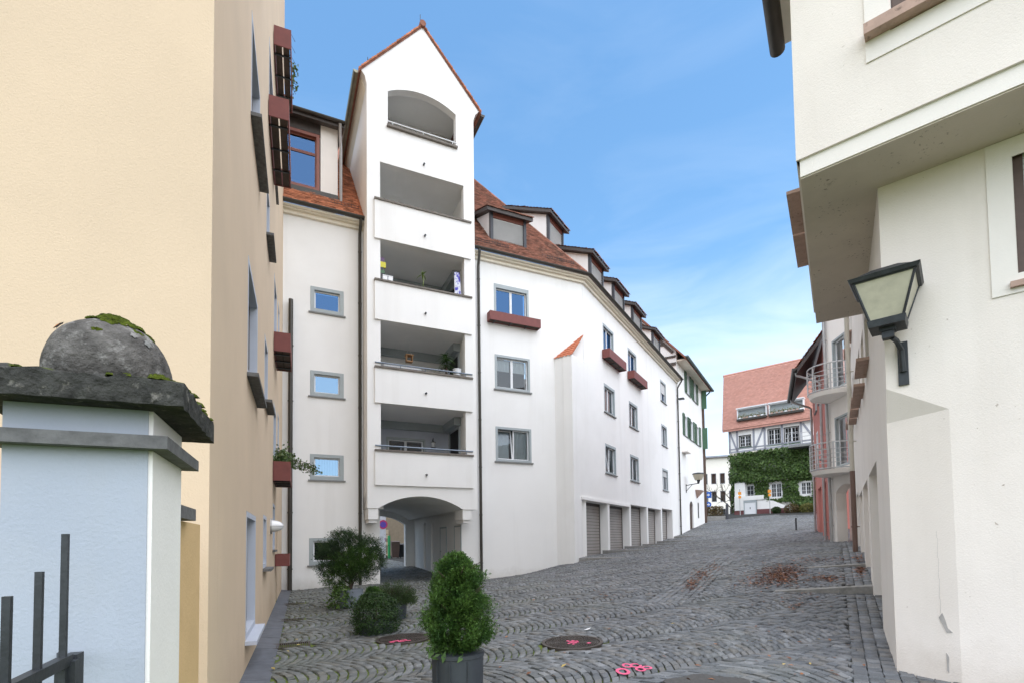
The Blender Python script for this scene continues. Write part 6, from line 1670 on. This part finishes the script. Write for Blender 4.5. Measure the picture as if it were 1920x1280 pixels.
# asphalt patch at the bottom edge
ax, ay = gpx(1330, 1282); A = np.linspace(0, 2 * pi, 30)[:-1]
pts = [(ax + (.42 + .05 * math.sin(3 * a)) * cos(a), ay + (.30 + .04 * math.sin(5 * a)) * sin(a)) for a in A]
m = MB(); m.add([(p[0], p[1], float(gz(*p)) + .012) for p in pts] + [(p[0], p[1], float(gz(*p)) - .04) for p in pts], [tuple(range(29))] + [(i, 29 + i, 29 + (i + 1) % 29, (i + 1) % 29) for i in range(29)])
o = m.build('asphalt_patch', M_ASPH, street)
# pink spray marks
def ring_mark(m, cx_, cy_, ra, rb, th_, zf=None, n_=26, a0=0, a1=2 * pi):
    vs = []; fs = []
    for i in range(n_ + 1):
        a = a0 + (a1 - a0) * i / n_
        for r_ in (1 - th_, 1 - th_ / 2, 1.):
            X_, Y_ = cx_ + ra * r_ * cos(a), cy_ + rb * r_ * sin(a); vs.append((X_, Y_, float(gz(X_, Y_)) + .010))
    for i in range(n_):
        for k in range(2): fs.append((i * 3 + k, i * 3 + k + 1, i * 3 + k + 4, i * 3 + k + 3))
    m.add(vs, fs)
m = MB()
for (px_, py_, ra, rb) in ((1168, 1259, .078, .13), (1176, 1248, .06, .09), (1192, 1248, .07, .09), (1201, 1255, .06, .085), (1213, 1252, .06, .07)):
    c = gpx(px_, py_); ring_mark(m, *c, ra, rb, .45)
tag(m.build('spray_mark', M_PINK), 'cluster of pink spray rings on the cobbles', 'paint mark')
def dabs(c, Zp, offs):
    m = MB()
    for (dx, dy, r_) in offs:
        n_ = 9; vs = []
        for k in range(n_):
            a = 2 * pi * k / n_; X_ = dx + r_ * (1 + .3 * math.sin(k * 2.7)) * cos(a); Y_ = dy + r_ * (1 + .3 * math.cos(k * 3.1)) * sin(a); rr = math.hypot(X_, Y_); an = math.atan2(Y_, X_); vs.append(Zp(an, rr, .0105))
        m.add(vs, [tuple(range(n_))])
    return m
tag(dabs(MH1, Z1, [(rng.normal(0, .07), rng.normal(-.02, .06), rng.uniform(.015, .04)) for _ in range(16)]).build('spray_mark', M_PINK), 'small pink spray mark on the open manhole cover', 'paint mark')
tag(dabs(MH2, Z2, [(rng.normal(.02, .08), rng.normal(-.24, .04), rng.uniform(.02, .04)) for _ in range(22)]).build('spray_mark', M_PINK), 'pink spray mark on the manhole cover behind the thuja', 'paint mark')
# fallen leaves
L_DEAD = leaf_mat('dead_leaf', (.17, .065, .03), (.30, .13, .055), .45, .1)
L_GOLD = leaf_mat('yellow_leaf', (.45, .32, .07), (.55, .42, .15), .3, .1)
piles = [(1462, 1076, 22, 8, 900), (1440, 1088, 36, 7, 360), (1484, 1066, 16, 5, 160), (1552, 1084, 16, 3.5, 170), (1545, 1049, 45, 3, 130), (1614, 1068, 7, 7, 200), (1614, 1045, 8, 3, 80), (1316, 1078, 9, 6, 230), (1296, 1094, 7, 6, 190), (1340, 1060, 10, 6, 110), (1385, 1032, 16, 8, 60),
         (1500, 1120, 22, 8, 36), (1495, 1135, 8, 4, 26), (1140, 1115, 18, 6, 22), (1240, 1022, 22, 3, 50), (1185, 1030, 16, 3, 40)]
P = []
for (a, b, sx, sy, n_) in piles:
    for _ in range(n_):
        gx_, gy_ = rng.normal(a, sx), rng.normal(b, sy)
        if 1025 > gy_: continue
        P.append((gx_, gy_))
for _ in range(110): P.append((rng.uniform(900, 1640), rng.uniform(1060, 1275)))
P = np.array(P); P = gpx_many(P[:, 0], P[:, 1]); okp, us_, ws_ = in_paving(P[:, 0], P[:, 1]); P = P[okp & ((ws_ > .02) | (us_ > 0))]
pz = gz(P[:, 0], P[:, 1]) + rng.uniform(.008, .02, len(P))
o = leaf_cloud(np.column_stack([P, pz]), np.tile([0, 0, 1.], (len(P), 1)), .034, 'fallen_leaves', L_DEAD, None, .7, .16)
tag(o, 'brown fallen leaves drifted in patches over the street cobbles', None, None, 'stuff')
P = np.array([gpx(*q) for q in ((1470, 1247), (1519, 1246), (1057, 1250), (1262, 1170), (540, 1222), (556, 1200), (560, 1210), (525, 1262), (512, 1255), (563, 1188), (606, 1098), (1410, 1205), (1445, 1203), (1535, 1199), (590, 1135), (1160, 1285))])
o = leaf_cloud(np.column_stack([P, gz(P[:, 0], P[:, 1]) + .02]), np.tile([0, 0, 1.], (len(P), 1)), .04, 'yellow_leaves', L_GOLD, None, .6, .25)
tag(o, 'scattered single yellow leaves lying on the cobbles', None, None, 'stuff')
lx, ly = gpx(1102, 1181); f = Fr((lx, ly), 40); z = float(gz(lx, ly))
o = MB().add([f.P(-.06, -.03, z + .02), f.P(.06, -.03, z + .025), f.P(.06, .03, z + .045), f.P(0, .035, z + .03), f.P(-.06, .03, z + .022)], [(0, 1, 2, 3, 4)]).build('paper_scrap', M_SASH)
tag(o, 'small scrap of white paper on the cobbles near the manhole', 'paper')
